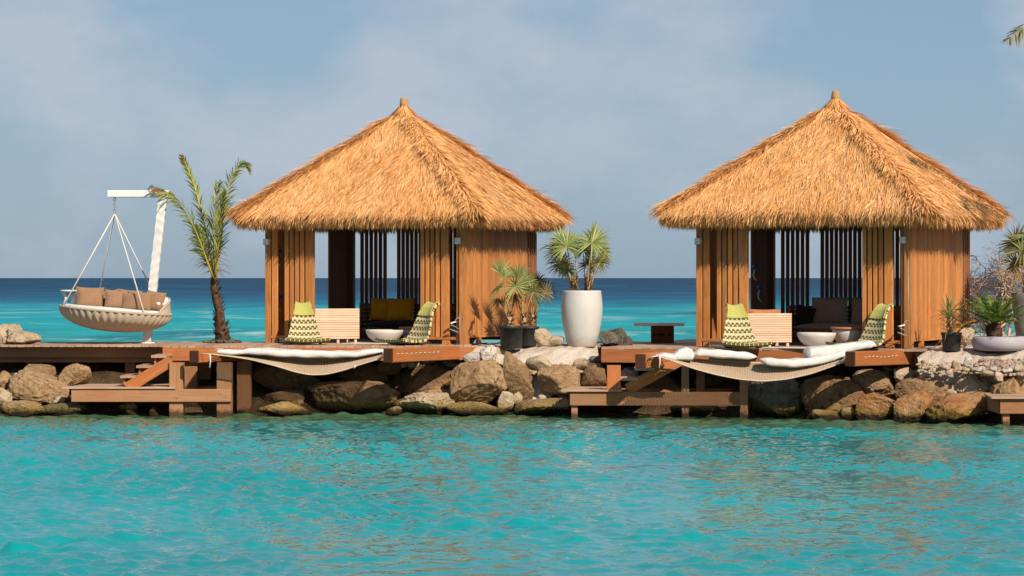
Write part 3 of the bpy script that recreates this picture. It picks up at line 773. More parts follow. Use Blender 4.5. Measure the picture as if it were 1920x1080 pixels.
for px in (60, 245):
    x = (px - CX) * 49.2 / F
    MB().box(x - .09 - O1.x, x + .09 - O1.x, 49.1 - O1.y, 49.28 - O1.y, -1.3, -.19 - ZL * 0).build('post', M['dock'], dk)
def jut(parent, org, e, a, w=.20, h=.25):
    """cantilever beam: e = outer end top centre, a = inner end"""
    ax = (a - e).normalized()
    b = MB().beam(e + ax * .004 - V(0, 0, h / 2), a - V(0, 0, h / 2), w, h, c=.012).build('hammock_beam', M['fascia'], parent, org)
    MB().beam(e - ax * .004 - V(0, 0, h / 2), e + ax * .003 - V(0, 0, h / 2), w - .02, h - .02, c=.012).build('end_grain', M['endgrain'], b, org)
    return b
e1 = pt(364, 652.5, 46.6); a1 = e1 + V(.433, .90, 0) * 1.45; a1.z = ZL - .045; e1.z = ZL - .045
e2 = pt(728, 653, 46.25); a2 = pt(882, 650, 48.9); e2.z = ZL + .0; a2.z = ZL - .012
jut(dk, O1, e1, a1, h=.22); jb = jut(dk, O1, e2, a2)
ax2 = (a2 - e2).normalized(); sd2 = ax2.cross(V(0, 0, 1))
for k in range(10):
    p = e2 + ax2 * (.12 + k * .16) + sd2 * .106 - V(0, 0, .10)
    MB().tube([p, p + ax2 * .07 + V(0, 0, .004)], .007, 5).build('rope_stitch', M['rope'], jb, O1)
# stair platform
pf = thing('stair_platform', "low timber landing with three-tread stair, sharing the swing dock's shady side", 'platform', V(-7, 47.0, 0))
PO = Vector(pf.location)
def pbox(x0, x1, y0, y1, z0, z1, name, mat, c=.008):
    return MB().box(x0 - PO.x, x1 - PO.x, y0 - PO.y, y1 - PO.y, z0 - PO.z, z1 - PO.z, c).build(name, mat, pf)
kx = lambda px, d=47.0: (px - CX) * d / F
for i in range(8):
    y0 = 46.9 + i * .205; x0 = kx(117) + i * .035
    pbox(x0, kx(330), y0, y0 + .196, .485, .518 + rnd.uniform(-.002, .002), 'plank', M['deck'], .004)
pbox(kx(135), kx(434), 46.93, 46.985, .255, .482, 'front_beam', M['dock'])
pbox(kx(135), kx(434, 48.4), 48.30, 48.36, .255, .482, 'back_beam', M['dock'])
pbox(kx(136), kx(141), 46.99, 48.29, .255, .481, 'side_beam', M['dock'])
def postp(px0, px1, y, ztop, zb=-.7, mat='dock', nm='post', dy=None):
    x0, x1 = kx(px0, y), kx(px1, y)
    return pbox(x0, x1, y, y + (dy or (x1 - x0)), zb, ztop, nm, M[mat])
postp(317, 343, 46.99, ZL - .275); postp(345, 370, 48.05, ZL - .04); postp(406, 434, 46.99, ZL - .275); postp(444, 470, 47.55, ZL - .275)
postp(372, 395, 48.9, ZL - .05)
for px, py in ((332, 745), (412, 737), (424, 744)):
    stud(pf, pt(px, py, 46.928) - PO)
# stair: treads climb to the deck edge
for i, (xa, xb, py) in enumerate([(226, 259, 704), (256, 289, 685), (284, 312, 666)]):
    z = pt(0, py, 47.1).z
    t = pbox(kx(xa, 47.1), kx(xb, 47.1), 47.05, 48.0, z - .045, z, 'tread', M['deck'], .006)
for y in (47.07, 47.92):
    MB().beam(pt(238, 728, y) - PO, pt(322, 676, y) - PO, .05, .20).build('stringer', M['fascia'], pf)
for i, (xa, py0, py1) in enumerate([(231, 727, 709), (260, 707, 690), (289, 689, 671)]):
    z0, z1 = pt(0, py0, 47.1).z, pt(0, py1, 47.1).z
    pbox(kx(xa, 47.1), kx(xa, 47.1) + .035, 47.12, 47.88, z0, z1, 'riser', M['dock'])

# dock of the brown-cushion cabana (turned with the shore)
O2 = V(1.59, 47.55, ZR); TH2 = math.radians(-17)
dk2 = thing('timber_dock', "orange timber dock carrying the brown-cushion cabana and the slab bench", 'dock', O2, TH2)
c2, s2_ = math.cos(TH2), math.sin(TH2)
def W2(x, y, z=0): return V(O2.x + x * c2 - y * s2_, O2.y + x * s2_ + y * c2, O2.z + z)
def L2(v):
    d = Vector(v) - O2; return V(d.x * c2 + d.y * s2_, -d.x * s2_ + d.y * c2, d.z)
plank_row(dk2, 0.0, 5.72, 0.0, 6.6, 0.0)
plank_row(dk2, -1.15, -0.01, 1.7, 4.3, 0.0)
MB().beam((0, .032, -.155), (4.2, .032, -.155), .06, .24).build('fascia_beam', M['fascia'], dk2)
MB().beam((.032, .07, -.155), (.032, 6.5, -.155), .06, .235).build('fascia_beam', M['fascia'], dk2)
MB().beam((4.2, .40, -.155), (5.72, .40, -.155), .06, .235).build('fascia_beam', M['fascia'], dk2)
MB().beam((5.69, .43, -.16), (5.69, 6.5, -.16), .06, .22).build('fascia_beam', M['fascia'], dk2)
MB().beam((-1.15, 1.73, -.135), (-.01, 1.73, -.135), .06, .19).build('rim_joist', M['dock'], dk2)
def jut2(e, a, w=.20, h=.25):
    b = jut(dk2, (0, 0, 0), L2(e), L2(a), w, h); return b
e3 = pt(1201, 657, 45.4); a3 = e3 + V(.62, 1.5, 0); e3.z = a3.z = ZR - .055
e4 = pt(1594, 656, 44.75); a4 = pt(1722, 652, 46.6); e4.z = ZR; a4.z = ZR - .02
jut2(e3, a3); jb2 = jut2(e4, a4)
ax4 = (L2(a4) - L2(e4)).normalized(); sd4 = ax4.cross(V(0, 0, 1))
for k in range(9):
    p = L2(e4) + ax4 * (.30 + k * .13) + sd4 * .106 - V(0, 0, .10 - .01 * math.sin(k))
    MB().tube([p, p + ax4 * .055 + V(0, 0, .006)], .007, 5).build('rope_stitch', M['rope'], jb2)

pf = thing('stair_platform', "low timber landing with open stair under the brown cabana's white hammock", 'platform', V(2, 46.2, 0), math.radians(-2.0))
PO = Vector(pf.location); ca, sa = math.cos(math.radians(-2)), math.sin(math.radians(-2))
def Q(v): d = Vector(v) - PO; return V(d.x * ca + d.y * sa, -d.x * sa + d.y * ca, d.z)
def qbox(x0, x1, y0, y1, z0, z1, name, mat, c=.008):   # x, y in the platform's own frame
    return MB().box(x0, x1, y0, y1, z0, z1, c).build(name, mat, pf)
def qx(px, y=0): return (px - CX) * (46.2 + y) / F - PO.x
for i in range(8):
    y0 = -.05 + i * .205
    qbox(qx(1052) + i * .03, qx(1166), y0, y0 + .196, .467, .498 + rnd.uniform(-.002, .002), 'plank', M['deck'], .004)
qbox(qx(1069), qx(1394), 0, .055, .225, .464, 'front_beam', M['dock'])
qbox(qx(1067), qx(1071), .06, 1.5, .225, .463, 'side_beam', M['dock'])
qbox(qx(1070), qx(1394), 1.5, 1.56, .225, .463, 'back_beam', M['dock'])
qbox(qx(1071), qx(1083), .06, .18, -.7, .463, 'post', M['dock'])
qbox(qx(1138), qx(1164), .06, .30, .50, ZR - .285, 'post', M['fascia'])
qbox(qx(1278), qx(1292), .06, .20, -.7, ZR - .30, 'post', M['dock'])
qbox(qx(1387), qx(1402), -.005, .135, -.7, ZR - .30, 'post', M['dock'])
qbox(qx(1300, 1.4), qx(1316, 1.4), 1.35, 1.49, -.7, ZR - .25, 'post', M['dock'])
for y in (.12, .95):
    MB().beam(V(qx(1176, y), y, .50), V(qx(1278, y), y, 1.03), .05, .20).build('stringer', M['fascia'], pf)
for i, (xa, xb, py) in enumerate([(1163, 1197, 709), (1190, 1228, 690), (1222, 1262, 671)]):
    z = HC + (HY - py) * 46.3 / F
    qbox(qx(xa), qx(xb), .08, 1.0, z - .045, z, 'tread', M['deck'], .006)
for px, py in ((1279, 737), (1279, 751), (1388, 738), (1388, 752)):
    stud(pf, Q(pt(px, py, 46.19)) + V(0, -.0, 0))
pf = thing('stair_platform', "short weathered timber landing below the pebble bed, before a large tan boulder", 'platform', V(9.0, 43.6, 0))
PO = Vector(pf.location)
for i in range(6):
    y0 = 43.55 + i * .205
    pbox(kx(1858, 43.6) + i * .02, 10.6, y0, y0 + .196, .46, .492, 'plank', M['deck'], .004)
pbox(kx(1876, 43.6), 10.6, 43.62, 43.68, .215, .456, 'front_beam', M['dock'])
pbox(kx(1874, 43.6), kx(1874, 43.6) + .05, 43.69, 44.7, .215, .455, 'side_beam', M['dock'])
pbox(kx(1880, 43.7), kx(1893, 43.7), 43.69, 43.81, -.7, .455, 'post', M['dock'])
pbox(10.2, 10.33, 43.69, 43.81, -.7, .455, 'post', M['dock'])
pbox(10.2, 10.33, 44.5, 44.62, -.7, .455, 'post', M['dock'])

# ------------------------------------------------------------------ cabanas
def thatch_mesh(R, ze, za, seed):
    r = np.random.default_rng(seed); lv = Leaves()
    slope = (za - ze) / R; ca = 1 / math.hypot(1, slope); sa = slope * ca
    prof = [(0, .8), (.45, 1.0), (1, 0)]
    for k in range(4):
        c, s = math.cos(k * math.pi / 2), math.sin(k * math.pi / 2)
        rot = np.array([[c, s, 0], [-s, c, 0], [0, 0, 1.0]])
        # tufts over the face
        nc = 2500
        rr = R * np.sqrt(r.uniform(.002, 1.0, nc)); rr = np.where(r.random(nc) < .55, np.round(rr / .21) * .21 + r.normal(0, .025, nc), rr); rr = np.clip(rr, .03, R); tt = r.uniform(-1, 1, nc) * rr
        lat = r.normal(0, .16, nc) + 0.10 * np.sin(tt * 3.1 + rr * 2 + seed) ; lift = np.abs(r.normal(.04, .07, nc)); tn = r.normal(.74, .12, nc)
        m = 9
        rr = np.repeat(rr, m) + r.normal(0, .05, nc * m); tt = np.repeat(tt, m) + r.normal(0, .05, nc * m)
        rr = np.clip(rr, .03, R); tt = np.clip(tt, -rr, rr)
        lat = np.repeat(lat, m) + r.normal(0, .16, nc * m); lift = np.repeat(lift, m) + r.normal(0, .06, nc * m); tn = np.repeat(tn, m) + r.normal(0, .16, nc * m)
        tn += .10 * np.sin(tt * 2.3 + seed * 1.7 + k) * np.sin(rr * 3.1 + k * 2.2 + tt * .8)
        lat += 0.30 * (tt / np.maximum(rr, .2)) ** 3
        z = za - slope * rr
        P = np.stack([tt, -rr, z], 1) + np.array([0, -sa, ca]) * r.uniform(-.03, .03, nc * m)[:, None]
        D = norm(np.array([0, -ca, -sa])[None] + lat[:, None] * np.array([[1., 0, 0]]) + lift[:, None] * np.array([[0, -sa, ca]]))
        S = norm(np.cross(D, np.array([[0, -sa, ca]])) + r.normal(0, .25, (nc * m, 3)))
        L = r.uniform(.20, .46, nc * m); W = r.uniform(.011, .023, nc * m)
        bend = np.array([[0, -.2, -1.0]]) * (L * r.uniform(.0, .16, nc * m))[:, None]
        lv.add(P @ rot, D @ rot, S @ rot, L, W, bend @ rot, prof, np.clip(tn, 0, 1))
        # hip rolls: tufts laid over the corner ridge
        nh = 3000
        rr = R * r.uniform(.03, 1.0, nh) ** .75; side = r.normal(0, .07, nh)
        w = np.cos(rr * 9 + k * 2 + seed) * .03
        P = np.stack([rr + side, -rr + side * .0 + w, za - slope * (rr + np.maximum(side, 0)) + .015 + r.uniform(-.02, .03, nh)], 1)
        hd = norm(np.array([[1, -1, -slope * .82]]))
        lt = np.sign(side) * np.abs(r.normal(.38, .35, nh)) + r.normal(0, .25, nh)
        up_ = np.where(r.random(nh) < .07, r.uniform(.2, .5, nh), 0)
        D = norm(hd + up_[:, None] * np.array([[.3, -.3, .9]]) + lt[:, None] * norm(np.array([[1, 1, 0.0]])) + np.abs(r.normal(.06, .12, nh))[:, None] * np.array([[.3, -.3, .9]]))
        S = norm(np.cross(D, np.array([[.45, -.45, .8]])) + r.normal(0, .3, (nh, 3)))
        L = r.uniform(.18, .50, nh); W = r.uniform(.011, .024, nh)
        bend = np.array([[0, 0, -1.0]]) * (L * r.uniform(.05, .28, nh))[:, None]
        lv.add(P @ rot, D @ rot, S @ rot, L, W, bend @ rot, prof, np.clip(r.normal(.70, .16, nh), .1, 1))
        # hanging fringe in several layers
        for lay in range(5):
            nf = 1300
            t = r.uniform(-1, 1, nf) * (R + .02)
            inset = lay * .075 + r.uniform(0, .05, nf)
            cr = .22; over = np.maximum(np.abs(t) - (R - cr), 0) / cr
            y = -(R - inset) + cr * (1 - np.sqrt(np.clip(1 - over ** 2, 0, 1))) * .8
            x = t * (1 - inset / R * .6)
            P = np.stack([x, y, ze + .05 - .015 * lay + inset * .35 + r.normal(0, .02, nf)], 1)
            out = .55 - .10 * lay
            D = norm(np.stack([r.normal(0, .13, nf) + np.sign(t) * over * .4, -np.full(nf, out) * r.uniform(.6, 1.2, nf), -np.ones(nf)], 1))
            S = norm(np.stack([np.ones(nf), r.normal(0, .5, nf), r.normal(0, .1, nf)], 1))
            L = r.uniform(.33, .45, nf); W = r.uniform(.013, .028, nf)
            bend = np.array([[0, .35, -.35]]) * (L * r.uniform(.1, .5, nf))[:, None]
            lv.add(P @ rot, D @ rot, S @ rot, L, W, bend @ rot, [(0, .8), (.4, 1.0), (.8, .75), (1, 0)], np.clip(r.normal(.70 - .05 * lay, .17, nf), 0, 1))
    # crown collar at the peak
    n = 420; th = r.uniform(0, 6.283, n); rad = r.uniform(.02, .10, n)
    P = np.stack([rad * np.cos(th), rad * np.sin(th), za + .10 - rad * .6 + r.uniform(-.05, .03, n)], 1)
    D = norm(np.stack([np.cos(th) * .75, np.sin(th) * .75, -np.ones(n)], 1) + r.normal(0, .12, (n, 3)))
    S = norm(np.cross(D, np.stack([np.cos(th), np.sin(th), np.full(n, .8)], 1)))
    lv.add(P, D, S, r.uniform(.2, .42, n), r.uniform(.016, .03, n), np.stack([np.cos(th), np.sin(th), np.zeros(n)], 1) * .06, prof, np.clip(r.normal(.6, .15, n), 0, 1))
    return lv.mesh('thatch')

def pillow_mb(w, h, t, n=12, pinch=.12):
    mb = MB()
    for sgn in (1, -1):
        P = []
        for i in range(n + 1):
            row = []
            for j in range(n + 1):
                a, b = 2 * i / n - 1, 2 * j / n - 1
                sx = 1 - pinch * (1 - a * a) * abs(b) ** 3 * 0 - pinch * (b * b) * 0
                ex = a * (1 - pinch * (1 - b * b) * abs(a) ** 2 * .6); ey = b * (1 - pinch * (1 - a * a) * abs(b) ** 2 * .6)
                th = (max(0, (1 - a ** 4)) * max(0, (1 - b ** 4))) ** .55
                row.append(V(ex * w / 2, sgn * t / 2 * th, ey * h / 2))
            P.append(row)
        mb.grid(P if sgn > 0 else P[::-1], n + 1, n + 1)
    return mb
def cushion(name, mat, parent, loc, w, h, t, rz=0, rx=0, ry=0, pinch=.12):
    o = pillow_mb(w, h, t, pinch=pinch).build(name, mat, parent); o.location = loc; o.rotation_euler = (rx, ry, rz); return o

def cabana(label, C, zd, th, s, R, seed):
    t = thing('thatched_cabana', label, 'cabana', (C[0], C[1], zd), -math.radians(th), "thatched cabanas on the docks")
    H = s / 2; ZT = 2.30
    X = lambda f: -H + f * s
    def bd(x0, x1, y0, y1, z0, z1, name='slat', mat='cedar', c=.005):
        return MB().box(x0, x1, y0, y1, z0, z1, c).build(name, M[mat], t)
    # corner posts
    bd(-H, -H + .11, -H, -H + .11, 0, ZT, 'post'); bd(H - .09, H + .05, -H - .012, -H + .10, 0, ZT, 'post')
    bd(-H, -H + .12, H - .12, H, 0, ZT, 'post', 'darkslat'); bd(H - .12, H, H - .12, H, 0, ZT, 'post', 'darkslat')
    # front: board by the left post, slat groups either side of the wide opening
    bd(X(.033), X(.063), -H + .01, -H + .05, 0, ZT, 'board')
    grp1 = [(.100, .1195), (.1265, .146), (.153, .1725), (.1795, .199), (.2065, .247)]
    grp2 = [(.785, .803), (.810, .828), (.835, .853), (.860, .879), (.886, .923)]
    for a, b in grp1 + grp2: bd(X(a), X(b), -H, -H + .085, .14, ZT)
    bd(X(.960), X(.985), -H + .03, -H + .11, 0, ZT, 'door_post')
    for a, b in ((.030, .250), (.78, .955)):
        bd(X(a), X(b), -H - .006, -H + .09, .085, .138, 'bottom_rail', 'cedar')
        bd(X(a) + .02, X(a) + .14, -H + .0, -H + .08, 0, .083, 'foot_block'); bd(X(b) - .25, X(b) - .10, -H + .0, -H + .08, 0, .083, 'foot_block')
    # left wall: solid boards at both ends, open in the middle
    nb = 14
    for i in range(nb):
        y0 = -H + .12 + i * .145
        bd(-H + .004, -H + .034, y0, y0 + .139, .12, ZT, 'board', 'cedar')
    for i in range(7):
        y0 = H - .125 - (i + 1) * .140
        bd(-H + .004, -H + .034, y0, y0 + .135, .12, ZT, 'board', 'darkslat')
    # back wall: spaced slats
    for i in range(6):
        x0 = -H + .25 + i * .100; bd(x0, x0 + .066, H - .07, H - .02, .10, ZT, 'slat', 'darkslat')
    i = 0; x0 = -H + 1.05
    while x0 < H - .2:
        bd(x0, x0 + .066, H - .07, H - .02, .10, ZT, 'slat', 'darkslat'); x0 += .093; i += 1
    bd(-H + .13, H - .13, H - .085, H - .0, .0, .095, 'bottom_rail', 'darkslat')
    # right wall: solid vertical boards, slats by the back corner
    y = -H + .105; k = 0
    while y < H - .62:
        w = rnd.choice((.115, .135, .15)); bd(H - .035 - rnd.uniform(0, .004), H - rnd.uniform(0, .003), y, y + w - .004, .16, ZT, 'board'); y += w
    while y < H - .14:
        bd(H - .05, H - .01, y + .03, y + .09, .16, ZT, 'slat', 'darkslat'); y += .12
    bd(H - .06, H + .004, -H + .105, H - .14, .115, .157, 'bottom_rail'); 
    for yy in (-H + .12, -H + .75, 0.2, H - .5): bd(H - .055, H - .0, yy, yy + .16, 0, .112, 'foot_block')
    # top plates
    for (x0, x1, y0, y1) in ((-H - .02, H + .02, -H - .016, -H + .12), (-H - .02, H + .02, H - .12, H + .02)): bd(x0, x1, y0, y1, ZT + .002, ZT + .15, 'top_plate')
    for (x0, x1) in ((-H - .02, -H + .12), (H - .12, H + .02)): bd(x0, x1, -H + .125, H - .125, ZT + .002, ZT + .148, 'top_plate')
    # lamp boxes by the front posts
    for x in (-H + .055, X(.9725)):
        yy = -H - .0 if x < 0 else -H + .03
        lb = MB().box(x - .052, x + .052, yy - .10, yy - .002, 1.84, 1.95, .008).build('wall_lamp', M['lamp_box'], t)
        MB().box(x - .035, x + .035, yy - .085, yy - .02, 1.825, 1.839, .004).build('lamp_lens', M['steel'], lb)
    # roof
    ze, za = 2.50, 4.46
    mb = MB(); r0, r1 = R - .20, .05
    sl = (za - ze) / R
    ring = lambda r, z: [V(-r, -r, z), V(r, -r, z), V(r, r, z), V(-r, r, z)]
    rings = [ring(.06, za - .05), ring(R - .12, ze + .03), ring(R - .14, ze - .10), ring(R - .30, ze - .12), ring(.06, za - .35)]
    b = 0
    for rg in rings: mb.v += rg
    for i in range(4):
        for j in range(4):
            a0, a1 = i * 4 + j, i * 4 + (j + 1) % 4
            mb.face((a0, a0 + 4, a1 + 4, a1), ((0, 0), (0, 1), (1, 1), (1, 0)))
    mb.face((3, 2, 1, 0), ((0, 0),) * 4); mb.face((16, 17, 18, 19), ((0, 0),) * 4)
    roof = mb.build('roof', M['thatch_core'], t)
    tag(link('thatch', thatch_mesh(R, ze, za, seed), M['thatch'], roof), kind='stuff')
    MB().lathe([(.0, .0), (.088, .0), (.084, .08), (.072, .16), (.066, .185), (.0, .19)], 20, (0, 0, za + .03)).build('ridge_cap', M['cap'], roof)
    for i in range(4):
        a = math.pi / 4 + i * math.pi / 2; q = math.sqrt(2)
        MB().beam((math.cos(a) * .1, math.sin(a) * .1, za - .42), (math.cos(a) * (H + .02) * q, math.sin(a) * (H + .02) * q, ZT + .20), .07, .12).build('hip_rafter', M['darkslat'], roof)
    return t
CL, CR = (-2.073, 51.26), (5.96, 49.09)
TL, TR = 20.0, 25.0
cabana("thatched cabana with mustard cushions, between the young palm and the white vase", CL, ZL, TL, 4.0, 2.36, 1)
cabana("thatched cabana with brown cushions and snorkel masks, beside the shallow grey planter", CR, ZR, TR, 3.97, 2.42, 2)

# ------------------------------------------------------------------ furniture in the cabanas
def lounge_chair(label, loc, yaw):
    """low legless chair: seat forward is local +x, woven shell that widens to the seat, lime head pad"""
    t = thing('lounge_chair', label, 'chair', loc, yaw, "low woven lounge chairs")
    prof = [(.64, .10, .84), (.52, .075, .84), (.34, .06, .80), (.12, .065, .70), (-.02, .10, .62), (-.08, .18, .57), (-.13, .30, .51), (-.18, .44, .44), (-.23, .56, .38), (-.29, .66, .33), (-.36, .725, .30), (-.43, .735, .29)]
    pts = []
    for i in range(len(prof) - 1):
        for k in range(3):
            f = k / 3; pts.append(tuple(a + (b - a) * f for a, b in zip(prof[i], prof[i + 1])))
    pts.append(prof[-1])
    def shell(i0, i1, off, thick, wf=1.0):
        mb = MB(); n = 9
        rows_t, rows_b = [], []; run = 0
        for i in range(i0, i1):
            x, z, w = pts[i]; xa, za, _ = pts[max(i - 1, 0)]; xb, zb, _ = pts[min(i + 1, len(pts) - 1)]
            tx, tz = xb - xa, zb - za; l = math.hypot(tx, tz); nx, nz = tz / l, -tx / l     # towards the sitter
            if i > i0: run += math.hypot(x - pts[i - 1][0], z - pts[i - 1][1])
            rt, rb = [], []
            for j in range(n):
                f = j / (n - 1) * 2 - 1; cup = .035 * f * f
                yy = f * w * wf / 2
                rt.append((V(x + nx * (off + cup), yy, z + nz * (off + cup)), (yy, run)))
                rb.append((V(x + nx * (off - thick + cup), yy, z + nz * (off - thick + cup)), (yy, run)))
            rows_t.append(rt); rows_b.append(rb)
        m = len(rows_t)
        def add(a, b, c, d):
            k = len(mb.v); mb.v += [a[0], b[0], c[0], d[0]]; mb.face((k, k + 1, k + 2, k + 3), (a[1], b[1], c[1], d[1]), False)
        for i in range(m - 1):
            for j in range(n - 1):
                add(rows_t[i][j], rows_t[i + 1][j], rows_t[i + 1][j + 1], rows_t[i][j + 1])
                add(rows_b[i][j + 1], rows_b[i + 1][j + 1], rows_b[i + 1][j], rows_b[i][j])
            add(rows_b[i][0], rows_b[i + 1][0], rows_t[i + 1][0], rows_t[i][0])
            add(rows_t[i][-1], rows_t[i + 1][-1], rows_b[i + 1][-1], rows_b[i][-1])
        for i, flip in ((0, False), (m - 1, True)):
            for j in range(n - 1):
                q = [rows_t[i][j], rows_t[i][j + 1], rows_b[i][j + 1], rows_b[i][j]]
                add(*(q[::-1] if flip else q))
        return mb
    shell(0, len(pts), 0.0, .045).build('woven_shell', M['weave'], t)
    shell(23, len(pts), .022, .02, .93).build('head_pad', M['lime'], t)
    for sgn in (-1, 1):
        MB().tube([(.45, sgn * .26, .035), (.1, sgn * .28, .018), (-.12, sgn * .24, .05)], .018, 6).build('runner', M['metal_dark'], t)
    return t
def cab(C, zd, th):
    a = -math.radians(th); c, s = math.cos(a), math.sin(a)
    return lambda x, y, z=0: V(C[0] + x * c - y * s, C[1] + x * s + y * c, zd + z)
KL, KR = cab(CL, ZL, TL), cab(CR, ZR, TR)
def on(px, d, z): p = pt(px, 600, d); p.z = z; return p
lounge_chair("woven olive-and-cream low chair facing the water, beside the mustard cabana's pale sofa back", on(571, 49.1, ZL), math.radians(-80))
lounge_chair("woven olive-and-cream low chair before the mustard cabana's bowl tables", on(781, 48.6, ZL), math.radians(219))
lounge_chair("woven olive-and-cream low chair facing the water, beside the brown cabana's pale sofa back", on(1387, 46.75, ZR), math.radians(-80))
lounge_chair("woven olive-and-cream low chair partly behind the white hammock mat", on(1630, 46.3, ZR), math.radians(214))

def slat_sofa_back(label, p, q, z, h, cush=None):
    """sofa whose slatted back panel runs p->q (faces the camera); seat behind it"""
    ax = (q - p); L = ax.length; ang = math.atan2(ax.y, ax.x)
    t = thing('slatted_sofa', label, 'sofa', (p.x, p.y, z), ang, "slatted sofas turned to the sea")
    n = 13; z0 = .075; pit = (h - z0) / n
    for i in range(n):
        MB().box(0, L, -.012, .012, z0 + i * pit + .0025, z0 + (i + 1) * pit - .0025, .003).build('slat', M['sofa'], t)
    for x in (.05, L / 2, L - .09): MB().box(x, x + .05, .014, .06, 0, h - .02).build('upright', M['sofa'], t)
    MB().box(0.01, L - .01, .062, .70, .20, .26).build('seat', M['sofa'], t)
    for x in (.03, L - .09): MB().box(x, x + .06, .62, .69, 0, .198).build('leg', M['sofa'], t)
    cushion('seat_cushion', M['brown'], t, (L / 2, .38, .32), L - .06, .6, .14, 0, math.pi / 2)
    if cush: cushion('back_cushion', M[cush], t, (L * .45, .14, h - .12), L * .70, .40, .16, 0, .2)
    return t
p, q = on(590.5, 49.85, ZL), on(673.5, 50.15, ZL)
slat_sofa_back("pale slatted sofa seen from behind, under the mustard cabana's roof", p, q, ZL, .645)
p, q = on(1399, 47.75, ZR), on(1484, 47.95, ZR)
slat_sofa_back("pale slatted sofa seen from behind with a terracotta cushion showing over its back", p, q, ZR, .60, 'terracotta')

def wall_sofa(label, K, th, xl, w, y, backmat, seatmat, kind):
    o = K(xl, y); t = thing('wooden_sofa', label, 'sofa', o, -math.radians(th), "wooden sofas along the back walls")
    D = .78
    for x0 in (0, w - .05):
        for i in range(8):
            MB().box(x0, x0 + .05, -.0 + i * .012, D, .06 + i * .083, .06 + i * .083 + .077, .004).build('arm_slat', M['armwood'], t)
        MB().box(x0 + .004, x0 + .046, D - .07, D - .002, 0, .059).build('leg', M['armwood'], t); MB().box(x0 + .004, x0 + .046, .02, .09, 0, .059).build('leg', M['armwood'], t)
    for i in range(6): MB().box(.052, w - .052, D - .03, D, .26 + i * .075, .26 + i * .075 + .069, .004).build('back_slat', M['darkslat'], t)
    MB().box(.052, w - .052, .03, D - .04, .17, .22).build('seat_board', M['darkslat'], t)
    sc = pillow_mb(w - .14, D - .12, .17, pinch=.02).build('seat_cushion', M[seatmat], t); sc.location = (w / 2, D / 2 - .02, .30); sc.rotation_euler = (math.pi / 2, 0, 0)
    return t
so = wall_sofa("wooden slat-sided sofa on the mustard cabana's back wall", KL, TL, -1.36, 1.95, .90, 'mustard', 'dark_pillow', 0)
for i, (x, w_, rz) in enumerate([(.36, .46, .10), (.80, .60, -.05)]):
    c = cushion('pillow', M['mustard'], None, KL(-1.36 + x, 1.22 - .03 * i, .60), w_, .46, .20, -math.radians(TL) + rz, -.22, .03 - .06 * i)
    tag(c, ["smaller mustard pillow on the wooden sofa, by its slatted arm", "larger mustard pillow in the middle of the wooden sofa"][i], 'pillow', 'mustard pillows')
so = wall_sofa("wooden slat-sided sofa with taupe seat on the brown cabana's back wall", KR, TR, -1.22, 2.05, .72, 'brown', 'brown_light', 1)
cb = [(.72, .72, .50, 'brown', "large brown back cushion on the slat-sided sofa, beside the dark patterned pillow"), (1.48, .66, .50, 'brown', "brown back cushion on the slat-sided sofa, half behind the front slats")]
for (x, w_, h_, m_, lb) in cb:
    tag(cushion('back_cushion', M[m_], None, KR(-1.22 + x, 1.15, .62), w_, h_, .18, -math.radians(TR), -.12, 0, .04), lb, 'cushion')
tag(cushion('pillow', M['dark_pillow'], None, KR(-1.22 + .30, .95, .53), .36, .36, .14, -math.radians(TR) + .25, -.25, .25), "small dark patterned pillow leaning on the sofa's slatted arm", 'pillow')

def bowl_table(label, loc, r, h, top, streak=True):
    t = thing('bowl_table', label, 'table', loc, 0, "white bowl tables")
    prof = [(.0, .0), (r * .30, .004), (r * .62, h * .18), (r * .84, h * .45), (r * .96, h * .75), (r, h), (r - .02, h), (r * .93, h * .75), (0, h * .72)]
    MB().lathe(prof, 40).build('bowl', M['bowl'], t)
    if top: MB().lathe([(0, h + .002), (r + .03, h + .002), (r + .035, h + .012), (r + .035, h + .036), (r + .03, h + .042), (0, h + .042)], 36).build('table_top', M['tabletop'], t)
    return t
bowl_table("open white bowl table standing before the mustard pillows", on(721, 49.6, ZL), .355, .255, False)
bowl_table("white bowl table with wooden top, half behind the mustard cabana's side chair", on(785, 50.1, ZL), .34, .26, True)
bowl_table("open white bowl table before the dark patterned pillow", on(1531, 47.0, ZR), .345, .27, False)
bowl_table("white bowl table with wooden top, half behind the chair with the hammock mat", on(1590, 47.4, ZR), .285, .32, True)
tag(MB().box(-.62, .55, -.35, .35, 0, .012, .005).build('floor_rug', M['rug']), "white mat on the floor of the mustard cabana", 'rug')
r_ = bpy.data.objects['floor_rug']; r_.location = on(715, 49.3, ZL + .004); r_.rotation_euler = (0, 0, -math.radians(TL))
o = MB().box(-.6, .5, -.3, .3, 0, .012, .005).build('floor_rug', M['rug']); tag(o, "white mat on the floor of the brown cabana", 'rug')
o.location = on(1500, 46.75, ZR + .004); o.rotation_euler = (0, 0, -math.radians(TR))
